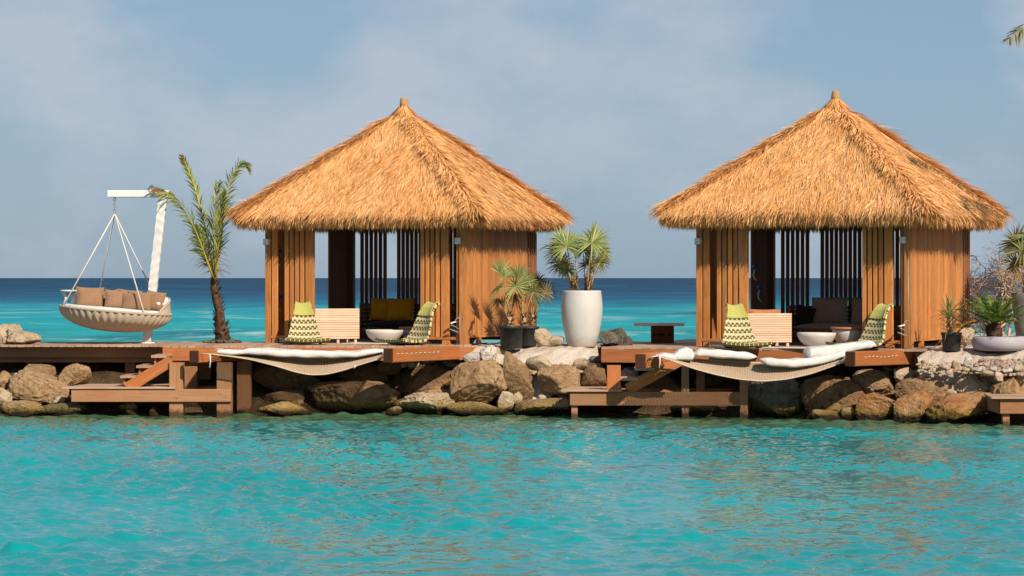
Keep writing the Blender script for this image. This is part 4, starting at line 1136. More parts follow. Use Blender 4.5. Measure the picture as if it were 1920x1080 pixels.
# small things by the entrances
b = thing('bucket', "white plastic bucket behind the mustard cabana's door post", 'bucket', on(852, 50.4, ZL))
MB().lathe([(0, 0), (.085, 0), (.105, .30), (.115, .30), (.115, .315), (.10, .315), (.08, .03), (0, .03)], 24).build('pail', M['white_paint'], b)
MB().tube([V(-.112, 0, .29), V(-.07, -.10, .21), V(.07, -.10, .21), V(.112, 0, .29)], .004, 5).build('handle', M['steel'], b)
def folded_stand(label, loc, tall):
    t = thing('folding_stand', label, 'stand', loc, 0.4, "folding steel stands by the doors")
    MB().tube([V(0, 0, 0.02), V(0, 0, tall)], .009, 6).build('pole', M['steel'], t)
    MB().tube([V(0, 0, .28), V(-.17, -.05, .36), V(-.20, -.05, .35)], .009, 6).build('strut', M['steel'], t)
    MB().tube([V(-.02, 0, .22), V(-.20, .03, .29)], .012, 6).build('strut', M['steel'], t)
    MB().tube([V(0, 0, .50), V(-.06, 0, .48), V(-.10, 0, .42)], .008, 6).build('strut', M['steel'], t)
    MB().beam(V(-.19, 0, .39), V(-.08, 0, .42), .06, .02).build('foot_rest', M['white_paint'], t)
    MB().box(-.11, -.02, -.03, .03, .0, .019).build('base', M['metal_dark'], t)
folded_stand("folded steel stand with a tall pole leaning at the brown cabana's door post", on(1703, 46.33, ZR), 1.55)
folded_stand("small folded steel stand at the mustard cabana's door post", on(862, 48.7, ZL), .55)
def mask(label, loc, sc, yaw):
    t = thing('snorkel_mask', label, 'mask', loc, yaw, "snorkel masks hanging on the walls")
    MB().tube([V(.0, 0, .0), V(-.03, -.01, -.05), V(-.045, -.012, -.12), V(-.03, -.012, -.19), V(.02, -.012, -.235)], [.012 * sc, .014 * sc, .016 * sc, .014 * sc, .012 * sc], 8).build('snorkel', M['lamp_box'], t)
    MB().lathe([(0, -.03), (.05, -.03), (.062, -.01), (.062, .02), (.05, .035), (0, .035)], 14, (0, -.02, .03)).build('face_mask', M['blue'], t)
    MB().tube([V(-.03, -.02, .03), V(.0, -.05, -.07), V(.035, -.05, -.12)], .008, 6).build('strap', M['metal_dark'], t)
for (px, py) in ((1417, 503), (1426, 542)):
    k = 51.0
    mask(("upper" if py < 520 else "lower") + " blue mask with white snorkel tube on the brown cabana's dark wall", pt(px, py, 50.35), 1.0, 0)
mask("blue snorkel mask on the inner wall behind the mustard cabana's first post", pt(523, 475, 50.45), .8, .3)
mask("blue snorkel mask with white tube, lower one behind the mustard cabana's first post", pt(524, 560, 50.45), .8, .3)

# slab bench
bx = on(1242, 50.4, ZR)
t = thing('slab_bench', "grey slab bench resting on a cardboard box, standing between the cabanas", 'bench', bx)
MB().box(-.53, .40, -.20, .20, .331, .385).build('seat_slab', M['slab'], t)
bxo = MB().box(-.21, .21, -.16, .16, 0, .33, .003).build('cardboard_box', M['cardboard'], t)
ink = MB()
for (a, b_) in ((-.18, -.15), (-.11, -.075), (-.068, -.04), (-.032, -.005), (.002, .03), (.09, .12), (.13, .16)):
    ink.beam(V(a, -.1615, .165), V(b_, -.1615, .165), .002, .045, c=.0002)
ink.build('print', M['ink'], bxo)

# ------------------------------------------------------------------ hammocks
def interp_curve(pts, n):
    xs = [p[0] for p in pts]; ys = [p[1] for p in pts]
    X = np.linspace(xs[0], xs[-1], n); Y = np.interp(X, xs, ys)
    for _ in range(3): Y[1:-1] = (Y[:-2] + 2 * Y[1:-1] + Y[2:]) / 4
    return X, Y
def hammock(label, near, far, dn, df, ends, strap):
    org = pt(near[0][0], near[0][1], dn)
    t = thing('hammock', label, 'hammock', org, 0, "net hammocks slung between the dock beams")
    n = 60; XN, YN = interp_curve(near, n); XF, YF = interp_curve(far, n)
    A = np.array([pt(x, y, dn + .12 * math.sin(math.pi * i / (n - 1)) * 0)[:] for i, (x, y) in enumerate(zip(XN, YN))])
    B = np.array([pt(x, y, df)[:] for x, y in zip(XF, YF)])
    def S(u, v):
        i = np.clip(u, 0, 1) * (n - 1); i0 = np.floor(i).astype(int); i0 = np.minimum(i0, n - 2); f = (i - i0)[:, None]
        a = A[i0] * (1 - f) + A[i0 + 1] * f; b = B[i0] * (1 - f) + B[i0 + 1] * f
        vv = v[:, None]
        p = a * (1 - vv) + b * vv
        sag = 0.02 * np.sin(np.pi * u) * 4 * v * (1 - v)
        p[:, 2] -= sag
        return p
    mb = MB(); cells = 56; k = .32     # diagonal cords both ways
    for sgn in (1, -1):
        for i in range(-int(cells * k), cells + int(cells * k) + 1):
            u0 = i / cells; v = np.linspace(0, 1, 15); u = u0 + sgn * k * (v - .5)
            ok = (u >= 0) & (u <= 1)
            if ok.sum() < 3: continue
            P = S(u[ok], v[ok])
            mb.tube([Vector(p) for p in P], .0075, 3, False)
    tag(mb.build('netting', M['net'], t, org), kind='stuff')
    for C_, nm in ((A, 'edge_rope'), (B, 'edge_rope')):
        MB().tube([Vector(p) for p in C_], .013, 6).build(nm, M['net'], t, org)
    for (e, i) in ((ends[0], 0), (ends[1], n - 1)):
        for f in (0, .35, .7, 1):
            q = Vector(A[i] * (1 - f) + B[i] * f)
            MB().tube([Vector(e), q], .007, 5).build('tie_cord', M['rope'], t, org)
    for (px, py, l) in strap:
        p = pt(px, py, dn - .02); MB().tube([p, p + V(.005, 0, -l * .5), p + V(-.01, 0, -l)], .013, 6).build('strap', M['canvas'], t, org)
    return t
def pad(name, label, st, d, hd, mat, wob_=.006, slope=0.0):
    """soft cushion lofted through stations (px, top row, bottom row); d = distance, hd = half depth"""
    xs = np.linspace(st[0][0], st[-1][0], 110)
    yt = np.interp(xs, [s[0] for s in st], [s[1] for s in st]); yb = np.interp(xs, [s[0] for s in st], [s[2] for s in st])
    yt = yt + 0.7 * np.sin(xs * .19) * np.sin(xs * .057 + 1); yb = yb - 0.16 * (yb - yt) + 0.6 * np.sin(xs * .13 + 2)
    for _ in range(2):
        yt[1:-1] = (yt[:-2] + 2 * yt[1:-1] + yt[2:]) / 4; yb[1:-1] = (yb[:-2] + 2 * yb[1:-1] + yb[2:]) / 4
    n = 28; P = []; r = np.random.default_rng(int(st[0][0]))
    ph = r.random(4) * 6
    org = pt((st[0][0] + st[-1][0]) / 2, (yt.mean() + yb.mean()) / 2, d)
    for j in range(n):
        th = 2 * math.pi * j / n; c, s = math.cos(th), math.sin(th)
        ex = lambda q: math.copysign(abs(q) ** .40, q)
        row = []
        for i, x in enumerate(xs):
            f = i / (len(xs) - 1); e = min(1, min(f, 1 - f) * 14 + .12) ** .5
            mid = (yt[i] + yb[i]) / 2; hh = (yb[i] - yt[i]) / 2
            p = pt(x, mid - hh * ex(s) * e, d); p.y += hd * ex(c) * (.6 + .4 * e)
            p.z += wob_ * (math.sin(x * .045 + ph[0] + c * 2) + .6 * math.sin(x * .11 + ph[1] - c * 3 + 2 * math.sin(x * .03))) * (1 if s > 0 else .4) + slope * c
            row.append(p)
        P.append(row)
    mb = MB(); mb.grid(P + [P[0]], n + 1, len(xs))
    k = len(mb.v)
    for e in (0, len(xs) - 1):
        base = len(mb.v); mb.v += [P[j][e] for j in range(n)]
        idx = tuple(base + j for j in range(n)); mb.face(idx if e else idx[::-1], ((0, 0),) * n, True)
    o = mb.build(name, mat, None, org); o.location = org
    return tag(o, label, 'cushion')
E1 = e1 + V(.12, -.0, -.06); E2 = e2 + V(-.10, 0, -.08)
hammock("tan net hammock slung before the mustard cabana, with a long white pad",
        [(396, 664), (430, 668), (470, 674), (520, 687), (555, 698), (582, 703), (612, 702), (645, 694), (680, 682), (704, 675), (722, 669)],
        [(392, 661), (440, 664), (520, 669), (590, 673), (650, 669), (700, 663), (724, 659)], 46.5, 47.75, (E1, E2), [(394, 664, .24), (665, 685, .05)])
pad('mattress', "long white pad with two lobes lying in the hammock before the mustard cabana",
    [(392, 655, 662), (415, 654.5, 665), (440, 656, 667), (458, 656.5, 667), (467, 652, 666), (490, 651.5, 668), (540, 655.5, 672), (580, 657, 673.5), (630, 657.5, 673), (634, 657, 673), (660, 658.5, 672), (690, 655, 669), (722, 652.5, 663)], 47.42, .33, M['canvas'])
E3 = e3 + V(.14, -.02, -.08); E4 = e4 + V(-.11, 0, -.08)
hammock("tan net hammock slung before the brown cabana, with white pillows and mat",
        [(1234, 668), (1262, 677), (1300, 691), (1340, 702), (1385, 711), (1430, 715), (1475, 711), (1520, 701), (1560, 687), (1588, 676)],
        [(1236, 664), (1290, 672), (1350, 677), (1420, 680), (1480, 678), (1540, 670), (1586, 664)], 44.95, 46.0, (E3, E4), [(1237, 666, .22)])
pad('bolster_pillow', "white folded pillow at the stair end of the brown cabana's hammock", [(1230, 664, 669), (1245, 662, 673), (1262, 664, 678), (1272, 656, 680), (1285, 651, 681), (1297, 655, 680), (1301, 662, 672)], 45.6, .24, M['canvas'])
pad('bolster_pillow', "long white oval pillow in the middle of the brown cabana's hammock", [(1300, 660, 668), (1312, 654.5, 671), (1345, 655, 674), (1380, 658, 676), (1403, 661, 676), (1418, 666, 672)], 45.75, .22, M['canvas'])
pad('mattress', "white pad sunk in the net of the brown cabana's hammock", [(1424, 670, 682), (1440, 671, 688), (1480, 673, 692), (1520, 670, 689), (1560, 662, 680), (1586, 656, 670)], 45.55, .28, M['canvas'])
pad('mattress', "white mat sloping up from the brown cabana's hammock onto the deck", [(1508, 652, 674), (1512, 651, 676), (1550, 648, 672), (1600, 641.5, 661), (1634, 637, 655), (1637, 637, 655)], 45.75, .32, M['canvas'], .004)

# ------------------------------------------------------------------ hanging swing
SD = 49.7
sw0 = on(275, SD, ZL)
g_ = thing('swing_gallows', "white leaning wooden gallows post with flat arm holding the round swing", 'post', sw0)
pb, ptp = on(275, SD, ZL), pt(306.5, 366, SD)
n = 90; mb = MB(); P = []
rr = np.random.default_rng(4)
for j in range(17):
    row = []
    for i in range(n):
        f = i / (n - 1); c = pb.lerp(ptp, f); th = 2 * math.pi * j / 16
        sq = .080 / max(abs(math.cos(th)), abs(math.sin(th))) ** .92
        ridge = 1 + .05 * math.sin(f * 95 + 2.2 * math.sin(th + f * 9) + 1.6 * math.sin(f * 13)) * (1 if .12 < f < .97 else .2)
        row.append(c + V(math.cos(th) * sq * ridge, math.sin(th) * sq * ridge, 0))
    P.append(row)
mb.grid(P, 17, n, smooth=False)
mb.build('post', M['white_post'], g_, sw0)
arm0, arm1 = pt(203, 363.5, SD), pt(317, 363.5, SD)
MB().beam(arm0, arm1, .17, .13, c=.01).build('arm', M['white_paint'], g_, sw0)
MB().tube([pb - V(0, 0, -.0), pb + V(0, 0, .02)], .16, 14).build('base_plate', M['white_paint'], g_, sw0)
hook = pt(215, 371, SD)
bk = pt(217, 582, SD)
sg = thing('basket_swing', "round wicker basket swing with white pad, hung by four ropes over the dock", 'swing', bk)
def lk(p): return Vector(p) - bk
for i in range(5):
    z = hook.z - .03 - i * .055; a = (i % 2) * math.pi / 2
    ring = [V(hook.x + .020 * math.cos(t_) * math.cos(a), hook.y + .020 * math.cos(t_) * math.sin(a), z + .036 * math.sin(t_)) for t_ in np.linspace(0, 2 * math.pi, 13)]
    MB().tube(ring, .007, 5, False).build('chain_link', M['steel'], sg, bk)
apex = V(hook.x, hook.y, hook.z - .30)
tilt = math.radians(4.6); RB = 1.03
def bt(x, y, z):      # basket frame -> world: tilt about the view axis, lower on the post side
    return V(bk.x + x * math.cos(tilt) + z * math.sin(tilt), bk.y + y, bk.z - x * math.sin(tilt) + z * math.cos(tilt))
for (x, y) in ((-.90, -.48), (-.50, .86), (.64, -.80), (.80, .60)):
    MB().tube([apex, bt(x, y, .02)], .0125, 6).build('rope', M['rope'], sg, bk)
nseg = 176; prof = []
for i in range(15):
    f = i / 14; ang = f * math.pi / 2
    prof.append((RB * math.cos(ang) ** .85 if f < 1 else .0, -.40 * math.sin(ang)))
mb = MB(); P = []
for k in range(nseg + 1):
    th = 2 * math.pi * k / nseg; rib = .045 * abs(math.sin(th * 22)) - .022
    P.append([bt((r + rib * min(1, r * 1.4)) * math.cos(th), (r + rib * min(1, r * 1.4)) * math.sin(th), z) for r, z in prof])
mb.grid(P, nseg + 1, 15); 
mb.build('wicker_bowl', M['wicker'], sg, bk)
MB().tube([bt(RB * math.cos(t_), RB * math.sin(t_), .0) for t_ in np.linspace(0, 2 * math.pi, 73)], .026, 8, False).build('rim', M['wicker'], sg, bk)
mb = MB().lathe([(0, -.06), (.97, -.06), (.985, .0), (.97, .035), (.92, .055), (0, .065)], 48)
mb.v = [bt(*v) for v in mb.v]; mb.build('seat_pad', M['canvas'], sg, bk)
# raised wicker back with its white bolster on the post side
P = []
for k in range(41):
    th = math.radians(-28 + k * 3.0); lift = .30 * math.sin(math.pi * k / 40) ** .6
    P.append([bt((RB + .0 - .05 * q) * math.cos(th), (RB - .05 * q) * math.sin(th), lift * q) for q in (0, .33, .66, 1)])
MB().grid(P, 41, 4).build('raised_back', M['wicker'], sg, bk)
MB().tube([p[3] for p in P], .024, 8).build('back_rim', M['wicker'], sg, bk)
bol = []; br = []
for k in range(25):
    th = math.radians(-22 + k * 4.4); bol.append(bt(.86 * math.cos(th), .86 * math.sin(th), .19)); br.append(.13 * (1 - abs(k / 12 - 1) ** 5) + .01)
MB().tube(bol, br, 14).build('back_bolster', M['canvas'], sg, bk)
# small round side tray clamped on the rim
tr = bt(-.86, -.10, .30)
MB().lathe([(0, -.015), (.17, -.02), (.185, 0), (.18, .014), (0, .012)], 28, tr).build('side_tray', M['white_paint'], sg, bk)
MB().tube([tr - V(.12, 0, .01), tr + V(-.07, -.03, -.14), bt(-.97, -.10, .0)], [.05, .025, .04], 10).build('tray_leg', M['white_paint'], sg, bk)
MB().lathe([(.10, -.02), (.11, .06), (.13, .20), (.02, .25), (0, .25)], 20, bt(-.72, -.05, .06)).build('side_cushion', M['canvas'], sg, bk)
pl = [(169, 558, .52, .40, .06, -.30, "taupe pillow next to the tray in the basket swing"),
      (205, 562, .38, .36, -.25, -.1, "taupe pillow tucked behind the piped one in the basket swing"),
      (221, 562, .50, .36, .15, -.35, "taupe pillow with dark piping in the middle of the basket swing"),
      (255, 566, .60, .36, -.05, -.45, "wide taupe pillow crossed by the front rope of the basket swing"),
      (243, 560, .45, .34, .2, .1, "taupe pillow standing at the back of the basket swing"),
      (291, 565, .36, .38, .35, -.2, "taupe pillow leaning on the swing's white bolster")]
for i, (px, py, w_, h_, ry, yy, lb) in enumerate(pl):
    tag(cushion('pillow', M['taupe'], None, pt(px, py, SD + yy), w_, h_, .17, rr.uniform(-.3, .3), -.18, ry * .5), lb, 'pillow', 'taupe pillows in the swing')

# ------------------------------------------------------------------ palms and plants
LP = [(0, .35), (.25, 1.0), (.6, .8), (1, 0)]
def frond(lv, mb, pts, n, ll, lw, tone, r, gather=.6, droop=.25, rad=.016, start=.18, tip_tone=None, sideways=None):
    """pinnate leaf: rachis through pts, leaflets both sides"""
    pts = [Vector(p) for p in pts]
    X = np.array([p[:] for p in pts]); k = np.linspace(0, 1, len(pts)); f = np.linspace(0, 1, 40)
    C = np.stack([np.interp(f, k, X[:, i]) for i in range(3)], 1)
    for _ in range(6): C[1:-1] = (C[:-2] + 2 * C[1:-1] + C[2:]) / 4
    mb.tube([Vector(c) for c in C[::3]] + [Vector(C[-1])], [rad * (1 - .85 * i / 14) for i in range(len(C[::3]) + 1)], 6)
    T = norm(np.gradient(C, axis=0))
    for sgn in (-1, 1):
        s = np.linspace(start, 1.0, n) + r.normal(0, .006, n); s = np.clip(s, 0, 1)
        P = np.stack([np.interp(s, f, C[:, i]) for i in range(3)], 1); t = norm(np.stack([np.interp(s, f, T[:, i]) for i in range(3)], 1))
        up = np.array([0, -.55, .85]) if sideways is None else np.array(sideways)
        side = norm(np.cross(t, up[None])) * sgn
        D = norm(t * gather + side * (1.0 - gather * .55) + r.normal(0, .10, (n, 3)) + up * .12)
        L = ll * (np.sin(np.clip(s, 0, 1) ** .8 * math.pi * .86 + .28) * .8 + .22) * r.uniform(.75, 1.1, n)
        L = np.maximum(L, ll * .2)
        S = norm(np.cross(D, side + up * .8) + r.normal(0, .3, (n, 3)))
        bend = np.array([[0, 0, -1.0]]) * (L * droop * r.uniform(.4, 1.6, n))[:, None]
        tn = r.normal(tone, .16, n)
        if tip_tone is not None: tn = np.where(s > .86, tip_tone + r.normal(0, .05, n), tn)
        lv.add(P, D, S, L, np.full(n, lw) * r.uniform(.8, 1.2, n), bend, LP, np.clip(tn, 0, 1))

PD = 50.15; base = on(417, PD, ZL)
t = thing('coconut_palm', "young coconut palm with yellow-green fronds between the swing and the cabana", 'palm tree', base)
tp = [(417, 642), (416, 625), (413, 605), (411, 585), (406, 560), (402, 540), (401, 520)]; tr_ = [.155, .13, .105, .085, .072, .062, .05]
mb = MB().tube([pt(x, y, PD) for x, y in tp], tr_, 14); 
r = np.random.default_rng(21)
mb.v = [v + V(*(r.normal(0, .008, 3))) for v in mb.v]
tk = mb.build('trunk', M['bark'], t, base)
lv = Leaves()   # ragged fibre sheaths on the trunk
n_ = 80; f = r.uniform(0, 1, n_); px = np.interp(f, [0, .5, 1], [417, 411, 401]); py = 640 - f * 118; a = r.uniform(0, 6.28, n_); rad = np.interp(f, [0, .5, 1], [.14, .085, .05])
P = np.array([pt(x, y, PD)[:] for x, y in zip(px, py)]) + np.stack([np.cos(a) * rad, np.sin(a) * rad, 0 * a], 1)
D = norm(np.stack([np.cos(a) * .35, np.sin(a) * .35, np.ones(n_)], 1) + r.normal(0, .15, (n_, 3))); S = norm(np.cross(D, np.stack([np.cos(a), np.sin(a), 0 * a], 1)))
lv.add(P, D, S, r.uniform(.05, .12, n_), r.uniform(.04, .08, n_), np.stack([np.cos(a), np.sin(a), 0 * a], 1) * .04, LP, np.full(n_, .1))
link('sheath', lv.mesh('sheath', base), M['bark'], t)
FR = [  # rachis rows in the picture plane with their own lean in depth
    ([(400, 522, 0), (385, 480, -.1), (368, 435, -.25), (345, 390, -.4), (318, 364, -.55), (286, 352, -.65)], 74, .46, .72, .05),
    ([(401, 522, 0), (393, 460, .1), (378, 400, .25), (364, 345, .4), (350, 312, .5), (342, 294, .5)], 66, .34, .76, .05),
    ([(403, 522, 0), (402, 470, -.1), (400, 430, -.15), (403, 390, -.2), (408, 345, -.3)], 66, .54, .80, None),
    ([(405, 522, 0), (412, 470, .1), (419, 410, .15), (426, 360, .2), (438, 322, .25), (452, 304, .25), (464, 312, .3)], 76, .40, .64, .05),
    ([(403, 522, 0), (408, 470, -.25), (414, 420, -.45), (418, 385, -.6), (420, 362, -.7)], 50, .42, .7, None),
    ([(401, 520, 0), (392, 485, .3), (380, 455, .5), (372, 425, .7)], 50, .42, .45, None)]
for i, (row, n_, ll, tone, tip) in enumerate(FR):
    lv = Leaves(); m2 = MB()
    frond(lv, m2, [pt(x, y, PD + d) for x, y, d in row], n_, ll, .024, tone, r, 1.02 if i in (1, 2, 4) else .86, .42 if i in (0, 3) else .26, .022, .16, tip)
    fo = m2.build('frond', M['rachis'], t, base)
    link('leaflets', lv.mesh('leaflets', base), M['coconut'], fo)
lv = Leaves(); n_ = 46     # dead, curled lower leaflets
f = r.uniform(.05, .8, n_); sg_ = np.sign(r.normal(0, 1, n_))
P = np.array([pt(402 + s_ * 10 * ff - 12 * ff, 516 - 90 * ff, PD)[:] for ff, s_ in zip(f, sg_)])
D = norm(np.stack([sg_ * 1.0, r.normal(0, .4, n_), r.uniform(-.1, .5, n_)], 1)); S = norm(np.cross(D, np.array([[0, 1., .3]])))
lv.add(P, D, S, r.uniform(.15, .42, n_), r.uniform(.008, .014, n_), np.array([[0, 0, -.28]]) * r.uniform(.3, 1, n_)[:, None], [(0, 1), (.3, 1), (.6, .8), (.85, .6), (1, 0)], np.clip(r.normal(.06, .05, n_), 0, 1))
link('dead_leaflets', lv.mesh('dead_leaflets', base), M['coconut'], t)
spots = []
for k in range(120):
    a = pr.random() * 6.28; q = pr.uniform(.16, .36); spots.append((base.x + q * math.cos(a), base.y + q * math.sin(a) * .9, ZL + .02 + (.36 - q) * .12, pr.uniform(.018, .04)))
pebble_field('pebbles', spots, M['r_grey'], "ring of dark pebbles round the foot of the young coconut palm", 'pebbles')

# tall palm standing beyond the picture edge: one frond tip reaches in, its crown shades the cabana's far roof corner
tb = V(11.6, 46.4, ZR - .05)
t = thing('coconut_palm', "tall palm of which only a drooping frond tip shows against the sky", 'palm tree', tb)
MB().tube([tb, tb + V(.1, .05, 1.6), tb + V(.05, 0, 3.4), tb + V(-.05, -.05, 5.0)], [.20, .15, .13, .12], 14).build('trunk', M['bark'], t, tb)
top = tb + V(-.05, -.05, 5.0)
fr = [(pt(1889, 74, 46.2) - top, .75)] + [(V(math.cos(a) * 2.3, math.sin(a) * 2.3, z), .7) for a, z in ((.3, .1), (1.2, .6), (2.1, .3), (3.9, .1), (5.1, .4), (5.7, -.3), (.8, -.4), (4.5, .9))]
for i, (v, up_) in enumerate(fr):
    lv = Leaves(); m2 = MB(); e = top + v
    if i and e.x < 9.9: e.x = 9.9
    pts_ = [top, top.lerp(e, .3) + V(0, 0, up_ * .9), top.lerp(e, .65) + V(0, 0, up_ * .95), top.lerp(e, .87) + V(0, 0, up_ * .45), e]
    frond(lv, m2, pts_, 60, .42, .03, .5, r, .55, .6, .025, .12, .12 if i == 0 else None)
    fo = m2.build('frond', M['rachis'], t, tb); link('leaflets', lv.mesh('leaflets', tb), M['coconut'], fo)

def fan(lv, mb, root, hub, rad, face, tone, r, nseg=30, spread=285, droop=.25, w=.062, sag=.06, prad=.011):
    """fan-palm leaf: petiole from root to hub, then a folded round blade facing `face`"""
    root, hub = Vector(root), Vector(hub); mid = root.lerp(hub, .55) + V(0, 0, sag)
    mb.tube([root, root.lerp(mid, .5) + V(0, 0, sag * .3), mid, hub], [prad * 1.35, prad * 1.1, prad, prad * .75], 6)
    fc = Vector(face).normalized(); ax = (hub - mid).normalized(); ax = (ax - fc * ax.dot(fc)).normalized(); sd = fc.cross(ax)
    a = np.radians(np.linspace(-spread / 2, spread / 2, nseg)) + r.normal(0, .02, nseg)
    A, B, N_ = np.array(ax[:]), np.array(sd[:]), np.array(fc[:])
    D = norm(np.cos(a)[:, None] * A + np.sin(a)[:, None] * B + N_ * .12 + r.normal(0, .03, (nseg, 3)))
    S = norm(np.cross(D, N_[None]) + N_[None] * (.45 * (-1) ** np.arange(nseg))[:, None])
    L = rad * r.uniform(.82, 1.08, nseg) * (1 - .18 * (np.abs(a) / math.pi) ** 2)
    bend = np.array([[0, 0, -1.0]]) * (L * droop * r.uniform(.4, 1.7, nseg))[:, None]
    tn = np.clip(r.normal(tone, .16, nseg) + r.normal(0, .08), 0, 1)
    lv.add(np.repeat(np.array(hub[:])[None], nseg, 0), D, S, L, np.full(nseg, rad * w), bend, [(0, .3), (.2, .95), (.42, 1.0), (.7, .6), (1, 0)], tn)
def fan_plant(name, label, cat, base, items, seed, crown=None, group=None, droop=.25):
    t = thing(name, label, cat, base, 0, group); r = np.random.default_rng(seed)
    for it in items:
        lv = Leaves(); mb = MB()
        fan(lv, mb, it['root'], it['hub'], it['rad'], Vector(it['face']) + V(*r.normal(0, .30, 3)), it.get('tone', .7), r, int(it.get('n', 22) * 1.7), it.get('spread', 300), it.get('droop', droop) * .6)
        p = mb.build('petiole', M['petiole'], t, base); link('fan_leaf', lv.mesh('fan_leaf', base), M['fanleaf'], p)
    if crown:
        for (a, b, ra, rb) in crown:
            lv = Leaves(); n = 40; f = r.random(n); th = r.uniform(0, 6.28, n); rad = ra + (rb - ra) * f
            A, B = np.array(Vector(a)[:]), np.array(Vector(b)[:])
            MB().tube([a, Vector(a).lerp(Vector(b), .5), b], [ra, (ra + rb) / 2 * 1.1, rb], 10).build('stem', M['fibre'], t, base)
            P = A + (B - A) * f[:, None] + np.stack([np.cos(th) * rad, np.sin(th) * rad, 0 * th], 1) * .8
            D = norm(np.stack([np.cos(th) * .7, np.sin(th) * .7, np.ones(n)], 1)); S = norm(np.cross(D, np.stack([np.cos(th), np.sin(th), 0 * th], 1)))
            lv.add(P, D, S, r.uniform(.05, .14, n), r.uniform(.02, .05, n), np.stack([np.cos(th), np.sin(th), 0 * th], 1) * .05, LP, np.clip(r.normal(.12, .08, n), 0, .3))
            link('leaf_base', lv.mesh('leaf_base', base), M['fanleaf'], t)
    return t
# tall white vase and its fan palms
VD = 48.75; vb = on(1091, VD, ZL - .045)
t = thing('vase', "tall barrel-shaped white vase on the sand between the cabanas", 'planter', vb)
vk = VD / F
vp = [(0, 0), (25, 0), (27, 3), (32, 24), (36.5, 46), (38.8, 66), (38.8, 78), (37.5, 94), (36.2, 103), (36.0, 106), (34.5, 106), (34.8, 98), (0, 97)]
MB().lathe([(a * vk, b * vk) for a, b in vp], 56).build('body', M['vase'], t)
MB().lathe([(0, 97.5 * vk), (34.6 * vk, 97.5 * vk)], 24).build('soil', M['soil'], t)
def vp_(px, py, dd=0): return pt(px, py, VD + dd)
I = []
for (rx, hx, hy, dd, rd, tone, face) in [(1076, 1063, 462, -.1, .40, .75, (-.1, -1, .5)), (1078, 1044, 470, .1, .36, .6, (-.6, -.8, .3)), (1080, 1052, 492, .3, .34, .35, (-.3, -1, -.3)),
        (1084, 1075, 448, .2, .34, .6, (.2, -.6, .8)), (1100, 1110, 455, -.2, .42, .85, (.25, -1, .35)), (1104, 1119, 470, .1, .40, .6, (.5, -.9, .3)), (1106, 1124, 492, .0, .32, .45, (.6, -.7, -.4)),
        (1098, 1093, 468, .35, .36, .4, (0, -1, .1)), (1102, 1116, 448, .3, .36, .7, (.3, -.5, .7)), (1085, 1066, 508, -.25, .26, .3, (-.2, -1, -.5)), (1072, 1060, 500, .15, .3, .3, (-.6, -.6, -.4)), (1078, 1034, 458, .25, .32, .7, (-.8, -.4, .6)), (1104, 1134, 476, .25, .32, .7, (.8, -.4, .5)), (1101, 1112, 436, .0, .34, .85, (.5, -.5, .2)), (1078, 1052, 448, .1, .32, .8, (-.5, -.4, .5)), (1096, 1104, 496, .2, .30, .3, (.2, -1, -.3))]:
    I.append(dict(root=vp_(rx, 546, dd * .2), hub=vp_(hx, hy, dd), rad=rd, tone=tone, face=face))
bz = vp_(1090, 547)
fan_plant('fan_palm', "pair of fan palms with tan stems growing from the tall white vase", 'palm', bz, I, 5, [(vp_(1076, 548), vp_(1077, 520), .045, .025), (vp_(1102, 548), vp_(1103, 522), .045, .025)])
# black pots by the cabana wall
def black_pot(label, px, py_b, d, rt, rb_, h, z, hole=False):
    b = on(px, d, z); t = thing('plant_pot', label, 'plant pot', b, 0, "black plastic nursery pots")
    MB().lathe([(0, 0), (rb_, 0), (rb_ + .005, .01), (rt - .012, h - .05), (rt, h - .048), (rt + .006, h), (rt - .012, h), (rt - .02, h - .05), (0, h - .05)], 32).build('pot', M['black_pot'], t)
    MB().lathe([(0, h - .045), (rt - .018, h - .045)], 20).build('soil', M['soil'], t)
    return b
ZS = ZL - .03
b1 = black_pot("wide black plastic pot nearest the cabana's solid wall, on white sand", 958.5, 652, 48.35, .222, .19, .41, ZS - .03)
b2 = black_pot("dusty black pot behind the wide one beside the pink-flecked boulder", 991, 650, 48.9, .19, .17, .36, ZS)
b3 = black_pot("small black pot mostly hidden behind the dusty one", 1007, 648, 49.4, .15, .13, .30, ZS)
def mk(D0): return lambda px, py, dd=0: pt(px, py, D0 + dd)
q = mk(48.35)
I = [dict(root=q(954, 600), hub=q(966, 536, -.25), rad=.42, tone=.95, face=(.25, -1, .35), n=26, droop=.1),
     dict(root=q(952, 600), hub=q(937, 512, .05), rad=.36, tone=.6, face=(.9, -.5, .1), n=12, spread=120, droop=.08),
     dict(root=q(953, 600), hub=q(934, 540, -.1), rad=.32, tone=.62, face=(-.85, -.5, .2), droop=.45),
     dict(root=q(955, 600), hub=q(946, 520, .1), rad=.32, tone=.55, face=(.6, -.7, .3), n=14, spread=160),
     dict(root=q(952, 598), hub=q(935, 566, -.1), rad=.24, tone=.18, face=(-.5, -.8, -.3), droop=.7)]
fan_plant('fan_palm', "fan palm with one broad pale round leaf in the wide black pot", 'palm', Vector((b1.x, b1.y, ZS + .34)), I, 6, [(q(956, 616), q(954, 588), .075, .035)])
q = mk(48.9)
I = [dict(root=q(980, 598), hub=q(972, 520, .1), rad=.36, tone=.6, face=(.3, -.9, .3), n=16, spread=170, droop=.1),
     dict(root=q(982, 598), hub=q(990, 530, .0), rad=.38, tone=.5, face=(.4, -.9, .4), droop=.4),
     dict(root=q(984, 598), hub=q(1000, 548, -.1), rad=.32, tone=.3, face=(.5, -.8, -.2), droop=.6),
     dict(root=q(978, 598), hub=q(968, 556, .2), rad=.3, tone=.2, face=(-.4, -.8, -.3), droop=.7)]
